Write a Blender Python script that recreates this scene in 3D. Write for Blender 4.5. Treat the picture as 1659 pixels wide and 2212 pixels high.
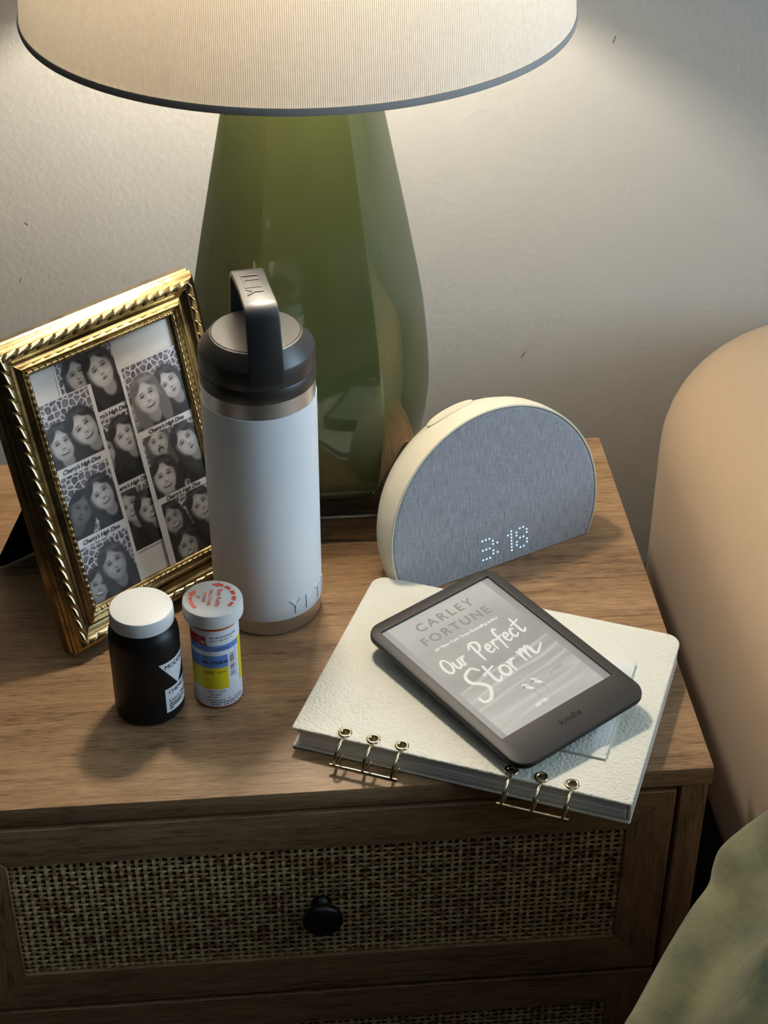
import bpy, bmesh, math, random
import numpy as np
from mathutils import Matrix, Vector, Euler

random.seed(7)
RNG = np.random.default_rng(11)
PI = math.pi
for o in list(bpy.data.objects):
    bpy.data.objects.remove(o)
SC = bpy.context.scene
COL = SC.collection

# ------------------------------------------------------------------ camera
# metres; z = 0 is the nightstand top, x runs along its front edge, y to the wall
F_PX = 3696.54
cam_d = bpy.data.cameras.new('camera')
cam_d.sensor_fit = 'VERTICAL'
cam_d.sensor_height = 24.0
cam_d.lens = F_PX * 24.0 / 2212.0
cam_d.clip_start = 0.05
cam = bpy.data.objects.new('camera', cam_d)
cam.location = (-0.276754, -0.770525, 0.755732)
cam.rotation_euler = (0.956583, -0.000758, -0.085704)
COL.objects.link(cam)
SC.camera = cam

# ------------------------------------------------------------------ world, daylight, exposure
world = bpy.data.worlds.new('room_ambient')
SC.world = world
world.use_nodes = True
world.node_tree.nodes['Background'].inputs[0].default_value = (0.80, 0.88, 1.0, 1)
world.node_tree.nodes['Background'].inputs[1].default_value = 0.010
# daylight of the window across the bed, in the plane of the right-hand wall
wl = bpy.data.lights.new('window_right_offscreen', 'AREA')
wl.shape = 'RECTANGLE'
wl.size, wl.size_y = 1.5, 1.3
wl.color = (0.60, 0.80, 1.0)
wl.energy = 72
wo = bpy.data.objects.new('window_right_offscreen', wl)
wo.location = (2.58, -0.75, 0.92)
wo.rotation_euler = Vector((-1, 0, 0)).to_track_quat('-Z', 'Y').to_euler()
COL.objects.link(wo)
BULB_W = 385.0
SC.view_settings.view_transform = 'Standard'
SC.view_settings.look = 'None'
SC.view_settings.gamma = 1.0
SC.view_settings.use_curve_mapping = False
SC.view_settings.exposure = 0.0

# ------------------------------------------------------------------ helpers
FLOOR = -0.48
WALL_Y = 0.530


def srgb(r, g, b):
    f = lambda c: (c / 255 / 12.92) if c / 255 <= 0.04045 else ((c / 255 + 0.055) / 1.055) ** 2.4
    return (f(r), f(g), f(b))


class MB:
    def __init__(s):
        s.v, s.f, s.m = [], [], []

    def add(s, verts, faces, mi=0, M=None):
        b = len(s.v)
        if M is not None:
            verts = [tuple(M @ Vector(p)) for p in verts]
        s.v += [tuple(p) for p in verts]
        s.f += [tuple(b + i for i in f) for f in faces]
        s.m += [mi] * len(faces)
        return s

    def box(s, c0, c1, bev=0.0, seg=2, mi=0, M=None):
        x0, y0, z0 = c0
        x1, y1, z1 = c1
        vs = [(x0, y0, z0), (x1, y0, z0), (x1, y1, z0), (x0, y1, z0), (x0, y0, z1), (x1, y0, z1), (x1, y1, z1), (x0, y1, z1)]
        fs = [(0, 3, 2, 1), (4, 5, 6, 7), (0, 1, 5, 4), (1, 2, 6, 5), (2, 3, 7, 6), (3, 0, 4, 7)]
        if bev <= 0:
            return s.add(vs, fs, mi, M)
        bm = bmesh.new()
        bv = [bm.verts.new(p) for p in vs]
        for f in fs:
            bm.faces.new([bv[i] for i in f])
        bmesh.ops.bevel(bm, geom=list(bm.edges), offset=bev, segments=seg, profile=0.5, affect='EDGES')
        return s.bm(bm, mi, M)

    def bm(s, bm, mi=0, M=None):
        bm.verts.index_update()
        vs = [tuple(v.co) for v in bm.verts]
        fs = [tuple(v.index for v in f.verts) for f in bm.faces]
        bm.free()
        return s.add(vs, fs, mi, M)

    def loft(s, rings, mi=0, M=None, cap0=True, cap1=True, closed=True):
        n = len(rings[0])
        vs = [p for r in rings for p in r]
        fs = []
        for i in range(len(rings) - 1):
            for j in range(n if closed else n - 1):
                k = (j + 1) % n
                fs.append((i * n + j, i * n + k, (i + 1) * n + k, (i + 1) * n + j))
        if cap0:
            fs.append(tuple(range(n - 1, -1, -1)))
        if cap1:
            b = (len(rings) - 1) * n
            fs.append(tuple(b + j for j in range(n)))
        return s.add(vs, fs, mi, M)

    def lathe(s, prof, seg=64, mi=0, M=None, cap=True):
        rings = [[(r * math.cos(2 * PI * j / seg), r * math.sin(2 * PI * j / seg), z) for j in range(seg)] for r, z in prof]
        return s.loft(rings, mi, M, cap, cap)

    def tube(s, path, r, seg=8, closed=False, mi=0, M=None):
        P = [Vector(p) for p in path]
        n = len(P)
        rings = []
        up = None
        for i in range(n):
            if closed:
                t = (P[(i + 1) % n] - P[i - 1]).normalized()
            else:
                t = (P[min(i + 1, n - 1)] - P[max(i - 1, 0)]).normalized()
            if up is None:
                up = t.orthogonal().normalized()
            up = (up - t * up.dot(t)).normalized()
            sd = t.cross(up)
            rr = r[i] if isinstance(r, (list, tuple)) else r
            rings.append([tuple(P[i] + (up * math.cos(2 * PI * j / seg) + sd * math.sin(2 * PI * j / seg)) * rr) for j in range(seg)])
        if closed:
            rings.append(rings[0])
            return s.loft(rings, mi, M, False, False)
        return s.loft(rings, mi, M)

    def prism(s, poly, z0, z1, mi=0, M=None):
        return s.loft([[(x, y, z0) for x, y in poly], [(x, y, z1) for x, y in poly]], mi, M)

    def build(s, name, mats, parent=None, smooth=None, label=None, M=None):
        me = bpy.data.meshes.new(name)
        me.from_pydata(s.v, [], s.f)
        for m in (mats if isinstance(mats, (list, tuple)) else [mats]):
            me.materials.append(m)
        me.polygons.foreach_set('material_index', s.m)
        if smooth:
            me.polygons.foreach_set('use_smooth', [True] * len(s.f))
            me.update()
            me.set_sharp_from_angle(angle=math.radians(smooth))
        me.update()
        return link(name, me, parent, label, M)


def link(name, me, parent=None, label=None, M=None):
    o = bpy.data.objects.new(name, me)
    COL.objects.link(o)
    if M is not None:
        o.matrix_basis = M
    if parent is not None:
        o.parent = parent
    if label:
        o['label'] = label
    return o


def thing(name, label, cat, M=None, group=None):
    o = bpy.data.objects.new(name, None)
    o.empty_display_size = 0.03
    COL.objects.link(o)
    if M is not None:
        o.matrix_basis = M
    o['label'] = label
    o['category'] = cat
    if group:
        o['group'] = group
    return o


def rrect(x0, x1, y0, y1, r, k=6):
    """rounded rectangle, r = radius or (bl, br, tr, tl)"""
    rs = (r,) * 4 if not isinstance(r, (list, tuple)) else r
    out = []
    for (cx, cy, a0), rr in zip(((x0, y0, 180), (x1, y0, 270), (x1, y1, 0), (x0, y1, 90)), rs):
        sx = 1 if cx == x0 else -1
        sy = 1 if cy == y0 else -1
        for i in range(k):
            a = math.radians(a0 + 90 * i / (k - 1))
            out.append((cx + sx * rr + rr * math.cos(a), cy + sy * rr + rr * math.sin(a)))
    return out


def text_geo(txt, size=1.0, shear=0.0, spacing=1.0, align='CENTER', extrude=0.0, res=3):
    cu = bpy.data.curves.new('lettering_source', 'FONT')
    cu.body = txt
    cu.size = size
    cu.shear = shear
    cu.space_character = spacing
    cu.align_x = align
    cu.align_y = 'CENTER'
    cu.extrude = extrude
    cu.resolution_u = res
    ob = bpy.data.objects.new('lettering_source', cu)
    COL.objects.link(ob)
    dg = bpy.context.evaluated_depsgraph_get()
    me = bpy.data.meshes.new_from_object(ob.evaluated_get(dg))
    vs = [tuple(v.co) for v in me.vertices]
    fs = [tuple(p.vertices) for p in me.polygons]
    bpy.data.objects.remove(ob)
    bpy.data.curves.remove(cu)
    bpy.data.meshes.remove(me)
    return vs, fs


def lettering(name, txt, mat_, parent, size, fn=None, M=None, bold=0, label=None, **kw):
    vs, fs = text_geo(txt, size, **kw)
    mb = MB()
    if bold:
        for q, (dx, dy) in enumerate(((-bold, 0), (bold, 0), (0, bold), (0, -bold))):
            w = [(x + dx, y + dy, z + q * 8e-6) for x, y, z in vs]
            mb.add([fn(*p) for p in w] if fn else w, fs, 0, M)
    else:
        mb.add([fn(*p) for p in vs] if fn else vs, fs, 0, M)
    return mb.build(name, mat_, parent, label=label)


# ---- materials
def mat(name, base=(0.8, 0.8, 0.8), rough=0.5, metal=0.0, spec=0.5, trans=0.0, ior=1.45, coat=0.0, sheen=0.0,
        emit=None, var=None, bump=None, alpha=1.0):
    m = bpy.data.materials.new(name)
    m.use_nodes = True
    nt = m.node_tree
    b = nt.nodes['Principled BSDF']
    b.inputs['Base Color'].default_value = (*base, 1)
    b.inputs['Roughness'].default_value = rough
    b.inputs['Metallic'].default_value = metal
    b.inputs['Specular IOR Level'].default_value = spec
    b.inputs['Transmission Weight'].default_value = trans
    b.inputs['IOR'].default_value = ior
    b.inputs['Coat Weight'].default_value = coat
    b.inputs['Sheen Weight'].default_value = sheen
    if emit:
        b.inputs['Emission Color'].default_value = (*emit[0], 1)
        b.inputs['Emission Strength'].default_value = emit[1]
    tc = nt.nodes.new('ShaderNodeTexCoord')
    if var:                                   # (scale vector, second colour, lo, hi, detail)
        sc, c2, lo, hi = var[:4]
        mp = nt.nodes.new('ShaderNodeMapping')
        mp.inputs['Scale'].default_value = sc if isinstance(sc, (tuple, list)) else (sc,) * 3
        nz = nt.nodes.new('ShaderNodeTexNoise')
        nz.inputs['Scale'].default_value = 1.0
        nz.inputs['Detail'].default_value = var[4] if len(var) > 4 else 4
        rp = nt.nodes.new('ShaderNodeValToRGB')
        rp.color_ramp.elements[0].position = lo
        rp.color_ramp.elements[0].color = (*base, 1)
        rp.color_ramp.elements[1].position = hi
        rp.color_ramp.elements[1].color = (*c2, 1)
        nt.links.new(tc.outputs['Object'], mp.inputs['Vector'])
        nt.links.new(mp.outputs[0], nz.inputs['Vector'])
        nt.links.new(nz.outputs['Fac'], rp.inputs[0])
        nt.links.new(rp.outputs[0], b.inputs['Base Color'])
    if bump:                                  # (kind, scale, strength, distance)
        kind, sc, st, di = bump
        mp = nt.nodes.new('ShaderNodeMapping')
        mp.inputs['Scale'].default_value = sc if isinstance(sc, (tuple, list)) else (sc,) * 3
        nt.links.new(tc.outputs['Object'], mp.inputs['Vector'])
        if kind == 'noise':
            tx = nt.nodes.new('ShaderNodeTexNoise')
            tx.inputs['Detail'].default_value = 3
            out = tx.outputs['Fac']
        else:
            tx = nt.nodes.new('ShaderNodeTexVoronoi')
            tx.feature = 'F1'
            tx.inputs['Randomness'].default_value = 0.8
            mr = nt.nodes.new('ShaderNodeMapRange')
            mr.interpolation_type = 'SMOOTHSTEP'
            mr.inputs['From Min'].default_value = 0.72
            mr.inputs['From Max'].default_value = 0.08
            nt.links.new(tx.outputs['Distance'], mr.inputs['Value'])
            out = mr.outputs[0]
        tx.inputs['Scale'].default_value = 1.0
        bp = nt.nodes.new('ShaderNodeBump')
        bp.inputs['Strength'].default_value = st
        bp.inputs['Distance'].default_value = di
        nt.links.new(mp.outputs[0], tx.inputs['Vector'])
        nt.links.new(out, bp.inputs['Height'])
        nt.links.new(bp.outputs[0], b.inputs['Normal'])
    return m


def wood(name, axis, dark=(0.145, 0.075, 0.034), mid=(0.290, 0.166, 0.079), light=(0.430, 0.268, 0.135), rough=0.46):
    m = bpy.data.materials.new(name)
    m.use_nodes = True
    nt = m.node_tree
    b = nt.nodes['Principled BSDF']
    b.inputs['Roughness'].default_value = rough
    b.inputs['Specular IOR Level'].default_value = 0.35
    tc = nt.nodes.new('ShaderNodeTexCoord')

    def noise(along, across, detail, dist=0.0, off=0.0):
        mp = nt.nodes.new('ShaderNodeMapping')
        s = [across] * 3
        s['xyz'.index(axis)] = along
        mp.inputs['Scale'].default_value = s
        mp.inputs['Location'].default_value = (off, off, off)
        nz = nt.nodes.new('ShaderNodeTexNoise')
        nz.inputs['Scale'].default_value = 1.0
        nz.inputs['Detail'].default_value = detail
        nz.inputs['Roughness'].default_value = 0.62
        nz.inputs['Distortion'].default_value = dist
        nt.links.new(tc.outputs['Object'], mp.inputs[0])
        nt.links.new(mp.outputs[0], nz.inputs['Vector'])
        return nz.outputs['Fac']

    def madd(x, k, y):
        n = nt.nodes.new('ShaderNodeMath')
        n.operation = 'MULTIPLY_ADD'
        nt.links.new(x, n.inputs[0])
        n.inputs[1].default_value = k
        if isinstance(y, float):
            n.inputs[2].default_value = y
        else:
            nt.links.new(y, n.inputs[2])
        return n.outputs[0]
    broad = noise(3.0, 26, 4, 0.8)                 # cathedral bands
    streak = noise(14, 190, 4, 0.3, 3.0)           # growth lines
    pore = noise(75, 820, 3, 0.0, 7.0)             # short dark dashes
    v = madd(broad, 0.40, 0.0)
    v = madd(streak, 0.42, v)
    v = madd(pore, 0.55, v)
    rp = nt.nodes.new('ShaderNodeValToRGB')
    e = rp.color_ramp.elements
    e[0].position, e[0].color = 0.54, (*dark, 1)
    e[1].position, e[1].color = 0.84, (*light, 1)
    k = e.new(0.66)
    k.color = (*mid, 1)
    nt.links.new(v, rp.inputs[0])
    nt.links.new(rp.outputs[0], b.inputs['Base Color'])
    bp = nt.nodes.new('ShaderNodeBump')
    bp.inputs['Strength'].default_value = 0.3
    bp.inputs['Distance'].default_value = 0.0004
    nt.links.new(pore, bp.inputs['Height'])
    nt.links.new(bp.outputs[0], b.inputs['Normal'])
    return m


def vcol_mat(name, rough=0.4, spec=0.4):
    m = bpy.data.materials.new(name)
    m.use_nodes = True
    nt = m.node_tree
    b = nt.nodes['Principled BSDF']
    b.inputs['Roughness'].default_value = rough
    b.inputs['Specular IOR Level'].default_value = spec
    at = nt.nodes.new('ShaderNodeAttribute')
    at.attribute_name = 'print'
    nt.links.new(at.outputs['Color'], b.inputs['Base Color'])
    return m


def printed_grid(name, nx, ny, pos, colors, material, parent, label=None):
    """flat (or rolled) printed sheet: pos (ny,nx,3), colours (ny,nx,3) linear, row 0 first"""
    me = bpy.data.meshes.new(name)
    idx = np.arange(nx * ny).reshape(ny, nx)
    f = np.stack([idx[:-1, :-1], idx[:-1, 1:], idx[1:, 1:], idx[1:, :-1]], -1).reshape(-1, 4)
    me.vertices.add(nx * ny)
    me.vertices.foreach_set('co', np.ascontiguousarray(pos, dtype=np.float32).ravel())
    me.loops.add(f.size)
    me.loops.foreach_set('vertex_index', f.ravel().astype(np.int32))
    me.polygons.add(len(f))
    me.polygons.foreach_set('loop_start', (np.arange(len(f)) * 4).astype(np.int32))
    me.polygons.foreach_set('use_smooth', np.ones(len(f), dtype=bool))
    me.update(calc_edges=True)
    at = me.attributes.new('print', 'FLOAT_COLOR', 'POINT')
    c = np.ones((nx * ny, 4), dtype=np.float32)
    c[:, :3] = np.clip(colors.reshape(-1, 3), 0, 1)
    at.data.foreach_set('color', c.ravel())
    me.materials.append(material)
    me.validate()
    return link(name, me, parent, label)


# ------------------------------------------------------------------ the setting
M_wall = mat('wall_paint', srgb(184, 182, 175), 0.62, spec=0.3, bump=('noise', 210, 0.22, 0.0018))
M_floor = mat('floor_boards', srgb(96, 74, 54), 0.5, var=((3, 40, 3), srgb(70, 52, 36), 0.4, 0.6))
wall = MB().box((-2.2, WALL_Y, FLOOR), (2.6, WALL_Y + 0.1, 2.1)).build('wall_back', M_wall)
wall['kind'] = 'structure'
floor = MB().box((-2.2, -2.4, FLOOR - 0.05), (2.6, WALL_Y, FLOOR)).build('floor', M_floor)
floor['kind'] = 'structure'
M_ceil = mat('ceiling_paint', srgb(226, 226, 224), 0.8, spec=0.2)
ceil = MB().box((-2.2, -2.4, 1.92), (2.6, WALL_Y, 1.97)).build('ceiling', M_ceil)
ceil['kind'] = 'structure'
M_scuff = mat('scuff_dark', srgb(110, 100, 84), 0.8)
for x, z, l, a in ((0.0181, 0.2815, 0.006, 75), (-0.0411, -0.0015, 0.007, 60), (-0.4689, 0.0903, 0.006, 70), (-0.4582, 0.1414, 0.003, -50)):
    c, s_ = math.cos(math.radians(a)) * l / 2, math.sin(math.radians(a)) * l / 2
    MB().tube([(x - c, WALL_Y - 0.0002, z - s_), (x + c * 0.1, WALL_Y - 0.0002, z), (x + c, WALL_Y - 0.0002, z + s_)], 0.0003, 6).build('scuff_mark', M_scuff, wall)

# ------------------------------------------------------------------ nightstand
M_woodx = wood('walnut_grain_across', 'x')
M_woodz = wood('walnut_grain_upright', 'z')
M_cane = mat('cane_strand', srgb(222, 196, 144), 0.5)
nt = M_cane.node_tree
oi = nt.nodes.new('ShaderNodeObjectInfo')
tcn = nt.nodes.new('ShaderNodeTexCoord')
nzc = nt.nodes.new('ShaderNodeTexNoise')
nzc.inputs['Scale'].default_value = 55
nzc.noise_dimensions = '4D'
mlt = nt.nodes.new('ShaderNodeMath')
mlt.operation = 'MULTIPLY'
mlt.inputs[1].default_value = 60
rpc = nt.nodes.new('ShaderNodeValToRGB')
rpc.color_ramp.elements[0].position = 0.34
rpc.color_ramp.elements[0].color = (*srgb(138, 92, 58), 1)
rpc.color_ramp.elements[1].position = 0.58
rpc.color_ramp.elements[1].color = (*srgb(222, 194, 142), 1)
nt.links.new(oi.outputs['Random'], mlt.inputs[0])
nt.links.new(mlt.outputs[0], nzc.inputs['W'])
nt.links.new(tcn.outputs['Object'], nzc.inputs['Vector'])
nt.links.new(nzc.outputs['Fac'], rpc.inputs[0])
nt.links.new(rpc.outputs[0], nt.nodes['Principled BSDF'].inputs['Base Color'])
M_caneback = mat('drawer_backing', srgb(58, 34, 22), 0.7, var=((40, 40, 40), srgb(34, 22, 16), 0.4, 0.6))
M_black = mat('black_metal', srgb(16, 17, 18), 0.28, spec=0.6)
W, D = 0.502, 0.388
ns = thing('nightstand', 'brown wood nightstand with woven cane drawer fronts and small black knobs', 'nightstand',
           Matrix.Translation((-W / 2, D / 2, FLOOR)))
NI = Matrix.Translation((W / 2, -D / 2, -FLOOR))      # table frame -> nightstand frame


def npart(mb, name, m, parent=None, smooth=None, label=None):
    o = mb.build(name, m, parent or ns, smooth, label)
    if not parent:
        o.matrix_basis = NI
    return o


npart(MB().box((-W, 0, -0.0148), (0, D, 0), 0.0008), 'top_board', M_woodx, smooth=40)
ZB = -0.382
for x0, x1 in ((-W + 0.001, -W + 0.0168), (-0.0188, -0.002)):
    npart(MB().box((x0, 0.0006, ZB), (x1, D - 0.002, -0.0148), 0.0006), 'side_panel', M_woodz, smooth=40)
npart(MB().box((-W + 0.0168, D - 0.010, ZB), (-0.0188, D - 0.003, -0.0148)), 'back_panel', M_woodx)
npart(MB().box((-W + 0.0168, 0.004, ZB), (-0.0188, D - 0.010, -0.362), 0.0006), 'bottom_panel', M_woodx, smooth=40)
for x in (-W + 0.03, -0.03):
    for y in (0.03, D - 0.03):
        npart(MB().lathe([(0.010, FLOOR), (0.012, FLOOR + 0.004), (0.016, ZB)], 20, M=Matrix.Translation((x, y, 0))), 'leg', M_woodz, smooth=40)

# shared cane strand meshes
CX0, CX1, CH = -0.4492, -0.0525, 0.1030
NV, NH = 76, 24
PX, PZ = (CX1 - CX0) / NV, CH / NH


def strand_mesh(name, length, pitch, phase, width, seg_per=3):
    n = int(round(length / pitch)) * seg_per
    rings = []
    for i in range(n + 1):
        t = length * i / n
        d = 0.00055 * math.sin(PI * (t / pitch) + phase)
        w = width * (1 + 0.10 * math.sin(t * 410 + phase * 3)) / 2
        rings.append([(t, -w, d - 0.0003), (t, w, d - 0.0003), (t, w, d + 0.0003), (t, -w, d + 0.0003)])
    me_o = MB().loft(rings)
    me = bpy.data.meshes.new(name)
    me.from_pydata(me_o.v, [], me_o.f)
    me.materials.append(M_cane)
    me.update()
    return me


ME_V = [strand_mesh('cane_strand', CH, PZ, p, 0.0023) for p in (0.0, PI)]
ME_H = [strand_mesh('cane_strand', CX1 - CX0, PX, p, 0.00175) for p in (0.0, PI)]


def make_drawer(ztop, zbot, full=True):
    fr = 0.0320
    x0, x1 = -W + 0.0212, -0.0222
    yb = 0.0026                                  # recessed cane plane
    body = npart(MB().box((x0, 0.010, zbot + 0.004), (x1, 0.340, ztop - 0.004)), 'drawer', M_caneback)
    ci0, ci1, cz0, cz1 = CX0, CX1, zbot + 0.0335, ztop - 0.0317
    # mitred frame boards
    for nm, a, b_, c, d, m in (('rail', (x0, ztop), (x1, ztop), (ci1, cz1), (ci0, cz1), M_woodx),
                               ('rail', (x0, zbot), (x1, zbot), (ci1, cz0), (ci0, cz0), M_woodx),
                               ('stile', (x0, zbot), (x0, ztop), (ci0, cz1), (ci0, cz0), M_woodz),
                               ('stile', (x1, zbot), (x1, ztop), (ci1, cz1), (ci1, cz0), M_woodz)):
        q = [a, b_, c, d]
        cx = sum(p[0] for p in q) / 4
        cz = sum(p[1] for p in q) / 4
        rings = []
        for y, k in ((0.014, 0), (0.0010, 0), (0.0004, 0.0006)):
            ring = []
            for p in q:
                sx = p[0] + (k if p[0] < cx else -k) * (0 if abs(p[0] - x0) > 1 else 1)
                sz = p[1] + (k if p[1] < cz else -k)
                ring.append((sx, y, sz))
            rings.append(ring)
        bm = bmesh.new()
        mbt = MB().loft(rings)
        vs = [bm.verts.new(p) for p in mbt.v]
        for f in mbt.f:
            bm.faces.new([vs[i] for i in f])
        bmesh.ops.recalc_face_normals(bm, faces=list(bm.faces))
        mb = MB().bm(bm)
        mb.build(nm, m, body)
    # cane weave
    jit = random.Random(int(-ztop * 1000) + 3)
    for i in range(NV):
        x = ci0 + PX * (i + 0.5) + jit.uniform(-1, 1) * 0.00045
        M = Matrix.Translation((x, yb, cz0)) @ Matrix(((0, 1, 0, 0), (0, 0, 1, 0), (1, 0, 0, 0), (0, 0, 0, 1))) @ Matrix.Rotation(jit.uniform(-1, 1) * 0.004, 4, 'Z')
        link('cane_strand', ME_V[i % 2], body, M=M)
    for j in range(NH):
        z = cz0 + PZ * (j + 0.5) + jit.uniform(-1, 1) * 0.0003
        M = Matrix.Translation((ci0, yb, z)) @ Matrix(((1, 0, 0, 0), (0, 0, -1, 0), (0, 1, 0, 0), (0, 0, 0, 1))) @ Matrix.Rotation(jit.uniform(-1, 1) * 0.0012, 4, 'Z')
        link('cane_strand', ME_H[j % 2], body, M=M)
    zc = (cz0 + cz1) / 2 - 0.0008
    Mk = Matrix.Translation((-W / 2, yb, zc)) @ Matrix.Rotation(PI / 2, 4, 'X')
    MB().lathe([(0.0066, -0.001), (0.0066, 0.0018), (0.0050, 0.0030), (0.0046, 0.0085), (0.0075, 0.0105), (0.0118, 0.0120), (0.0134, 0.0145),
                (0.0134, 0.0165), (0.0120, 0.0190), (0.0080, 0.0206), (0.001, 0.0212)], 40, M=Mk).build('knob', M_black, body, 50, 'black mushroom knob')
    return body


make_drawer(-0.0190, -0.1868)
make_drawer(-0.1905, -0.3580)

# ------------------------------------------------------------------ table lamp
LX, LY = -0.2370, 0.3400
lamp = thing('table_lamp', 'table lamp with six-sided green glass body and pale ribbed drum shade', 'lamp', Matrix.Translation((LX, LY, 0)))
M_acryl = bpy.data.materials.new('clear_acrylic')
M_acryl.use_nodes = True
nt = M_acryl.node_tree
nt.nodes.remove(nt.nodes['Principled BSDF'])
tb = nt.nodes.new('ShaderNodeBsdfTransparent')
tb.inputs[0].default_value = (0.93, 0.93, 0.92, 1)
gb = nt.nodes.new('ShaderNodeBsdfGlossy')
gb.inputs['Roughness'].default_value = 0.03
fb = nt.nodes.new('ShaderNodeFresnel')
fb.inputs[0].default_value = 1.49
mb_ = nt.nodes.new('ShaderNodeMixShader')
nt.links.new(fb.outputs[0], mb_.inputs[0])
nt.links.new(tb.outputs[0], mb_.inputs[1])
nt.links.new(gb.outputs[0], mb_.inputs[2])
nt.links.new(mb_.outputs[0], nt.nodes['Material Output'].inputs['Surface'])
M_green = mat('green_glass', (0.074, 0.085, 0.030), 0.05, spec=0.65, coat=0.35,
              var=((6, 6, 3), (0.048, 0.062, 0.024), 0.35, 0.7, 2))
M_brass = mat('lamp_brass', srgb(176, 142, 82), 0.3, metal=1.0)
M_bulb = mat('bulb_glow', (1, 0.9, 0.75), 0.4, emit=((1.0, 0.90, 0.75), BULB_W))
TW = math.radians(2.5)


def hexring(R, z, rc=0.16, k=4, tw=0.0):
    """hexagon with corners at +-x, corner rounding rc*R"""
    pts = []
    for i in range(6):
        a = i * PI / 3
        c = Vector((R * math.cos(a), R * math.sin(a)))
        e = R * rc
        p0 = c + (Vector((R * math.cos(a - PI / 3), R * math.sin(a - PI / 3))) - c).normalized() * e
        p1 = c + (Vector((R * math.cos(a + PI / 3), R * math.sin(a + PI / 3))) - c).normalized() * e
        for j in range(k):
            t = j / (k - 1)
            q = p0 * (1 - t) ** 2 + c * 2 * t * (1 - t) + p1 * t * t
            pts.append((q.x * math.cos(tw) - q.y * math.sin(tw), q.x * math.sin(tw) + q.y * math.cos(tw), z))
    return pts


AR = 0.0925
MB().loft([hexring(AR - 0.0012, 0.0, 0.05), hexring(AR, 0.0012, 0.05), hexring(AR, 0.0232, 0.05), hexring(AR - 0.0012, 0.0244, 0.05)]
          ).build('acrylic_base', M_acryl, lamp, 30, 'clear hexagonal acrylic block')
for z_ in (0.0008, 0.0238):
    MB().tube(hexring(AR - 0.0003, z_, 0.05), 0.00055, 6, True).build('polished_edge', M_acryl, lamp, 60)
prof = [(0.0245, 0.0640), (0.0252, 0.0690), (0.0275, 0.0740), (0.0320, 0.0790), (0.040, 0.0838), (0.050, 0.0868), (0.0637, 0.0893), (0.083, 0.0914), (0.0985, 0.0915),
        (0.120, 0.0902), (0.140, 0.0884), (0.160, 0.0860), (0.1855, 0.0815), (0.198, 0.0790), (0.2228, 0.0742), (0.249, 0.0688),
        (0.275, 0.0634), (0.3008, 0.0580), (0.330, 0.0516), (0.360, 0.0450), (0.385, 0.0392), (0.400, 0.0345), (0.408, 0.029), (0.4095, 0.021)]
MB().loft([hexring(r * 1.004, z, 0.05, 3, TW) for z, r in prof]).build('glass_body', M_green, lamp, 16, 'glossy olive green six-sided glass body')
MB().lathe([(0.021, 0.4095), (0.021, 0.414), (0.012, 0.417), (0.012, 0.440), (0.017, 0.444), (0.017, 0.478), (0.0135, 0.4815)], 32).build('socket', M_brass, lamp, 35)
bulb_c = 0.5174
bp = [(0.0130, bulb_c - 0.036), (0.0140, bulb_c - 0.028)] + [(0.029 * math.sin(a), bulb_c - 0.029 * math.cos(a)) for a in [0.85 + i * (PI - 0.87) / 7 for i in range(8)]]
MB().lathe(bp, 16).build('bulb', M_bulb, lamp, 60)
harp = []
for i in range(33):
    t = i / 32
    a = PI * t
    harp.append((0.062 * math.cos(a) * (1 - 0.25 * (1 - math.sin(a))), 0, 0.448 + 0.155 * math.sin(a) ** 0.7))
MB().tube(harp, 0.0012, 6).build('harp', M_brass, lamp, 60)
# shade: fabric drum, ribbed with thread
RB, RT, ZR, ZS = 0.1815, 0.1640, 0.3774, 0.6050
M_shade = bpy.data.materials.new('shade_fabric')
M_shade.use_nodes = True
nt = M_shade.node_tree
nt.nodes.remove(nt.nodes['Principled BSDF'])
out = nt.nodes['Material Output']
tc = nt.nodes.new('ShaderNodeTexCoord')
sx = nt.nodes.new('ShaderNodeSeparateXYZ')
nt.links.new(tc.outputs['Object'], sx.inputs[0])


def mnode(op, a, b=None):
    n = nt.nodes.new('ShaderNodeMath')
    n.operation = op
    for i, v in enumerate((a, b)):
        if v is None:
            continue
        if isinstance(v, (int, float)):
            n.inputs[i].default_value = v
        else:
            nt.links.new(v, n.inputs[i])
    return n.outputs[0]


ang = mnode('ARCTAN2', sx.outputs['X'], sx.outputs['Y'])
wav = mnode('SINE', mnode('MULTIPLY', ang, 880))
nz = nt.nodes.new('ShaderNodeTexNoise')
nz.inputs['Scale'].default_value = 260
nz.inputs['Detail'].default_value = 3
nt.links.new(tc.outputs['Object'], nz.inputs['Vector'])
fac = mnode('MULTIPLY_ADD', wav, 0.30)
fac.node.inputs[2].default_value = 0.5
fac2 = mnode('MULTIPLY_ADD', nz.outputs['Fac'], 0.35)
nt.links.new(fac, fac2.node.inputs[2])
rp = nt.nodes.new('ShaderNodeValToRGB')
rp.color_ramp.elements[0].position = 0.25
rp.color_ramp.elements[0].color = (0.54, 0.50, 0.44, 1)
rp.color_ramp.elements[1].position = 0.95
rp.color_ramp.elements[1].color = (0.82, 0.78, 0.72, 1)
nt.links.new(fac2, rp.inputs[0])
df = nt.nodes.new('ShaderNodeBsdfDiffuse')
tl = nt.nodes.new('ShaderNodeBsdfTranslucent')
mxs = nt.nodes.new('ShaderNodeMixShader')
mxs.inputs[0].default_value = 0.100
bpn = nt.nodes.new('ShaderNodeBump')
bpn.inputs['Strength'].default_value = 0.5
bpn.inputs['Distance'].default_value = 0.0004
nt.links.new(wav, bpn.inputs['Height'])
nt.links.new(rp.outputs[0], df.inputs['Color'])
tw_ = nt.nodes.new('ShaderNodeMix')
tw_.data_type = 'RGBA'
tw_.blend_type = 'MULTIPLY'
tw_.inputs[0].default_value = 1.0
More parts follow.
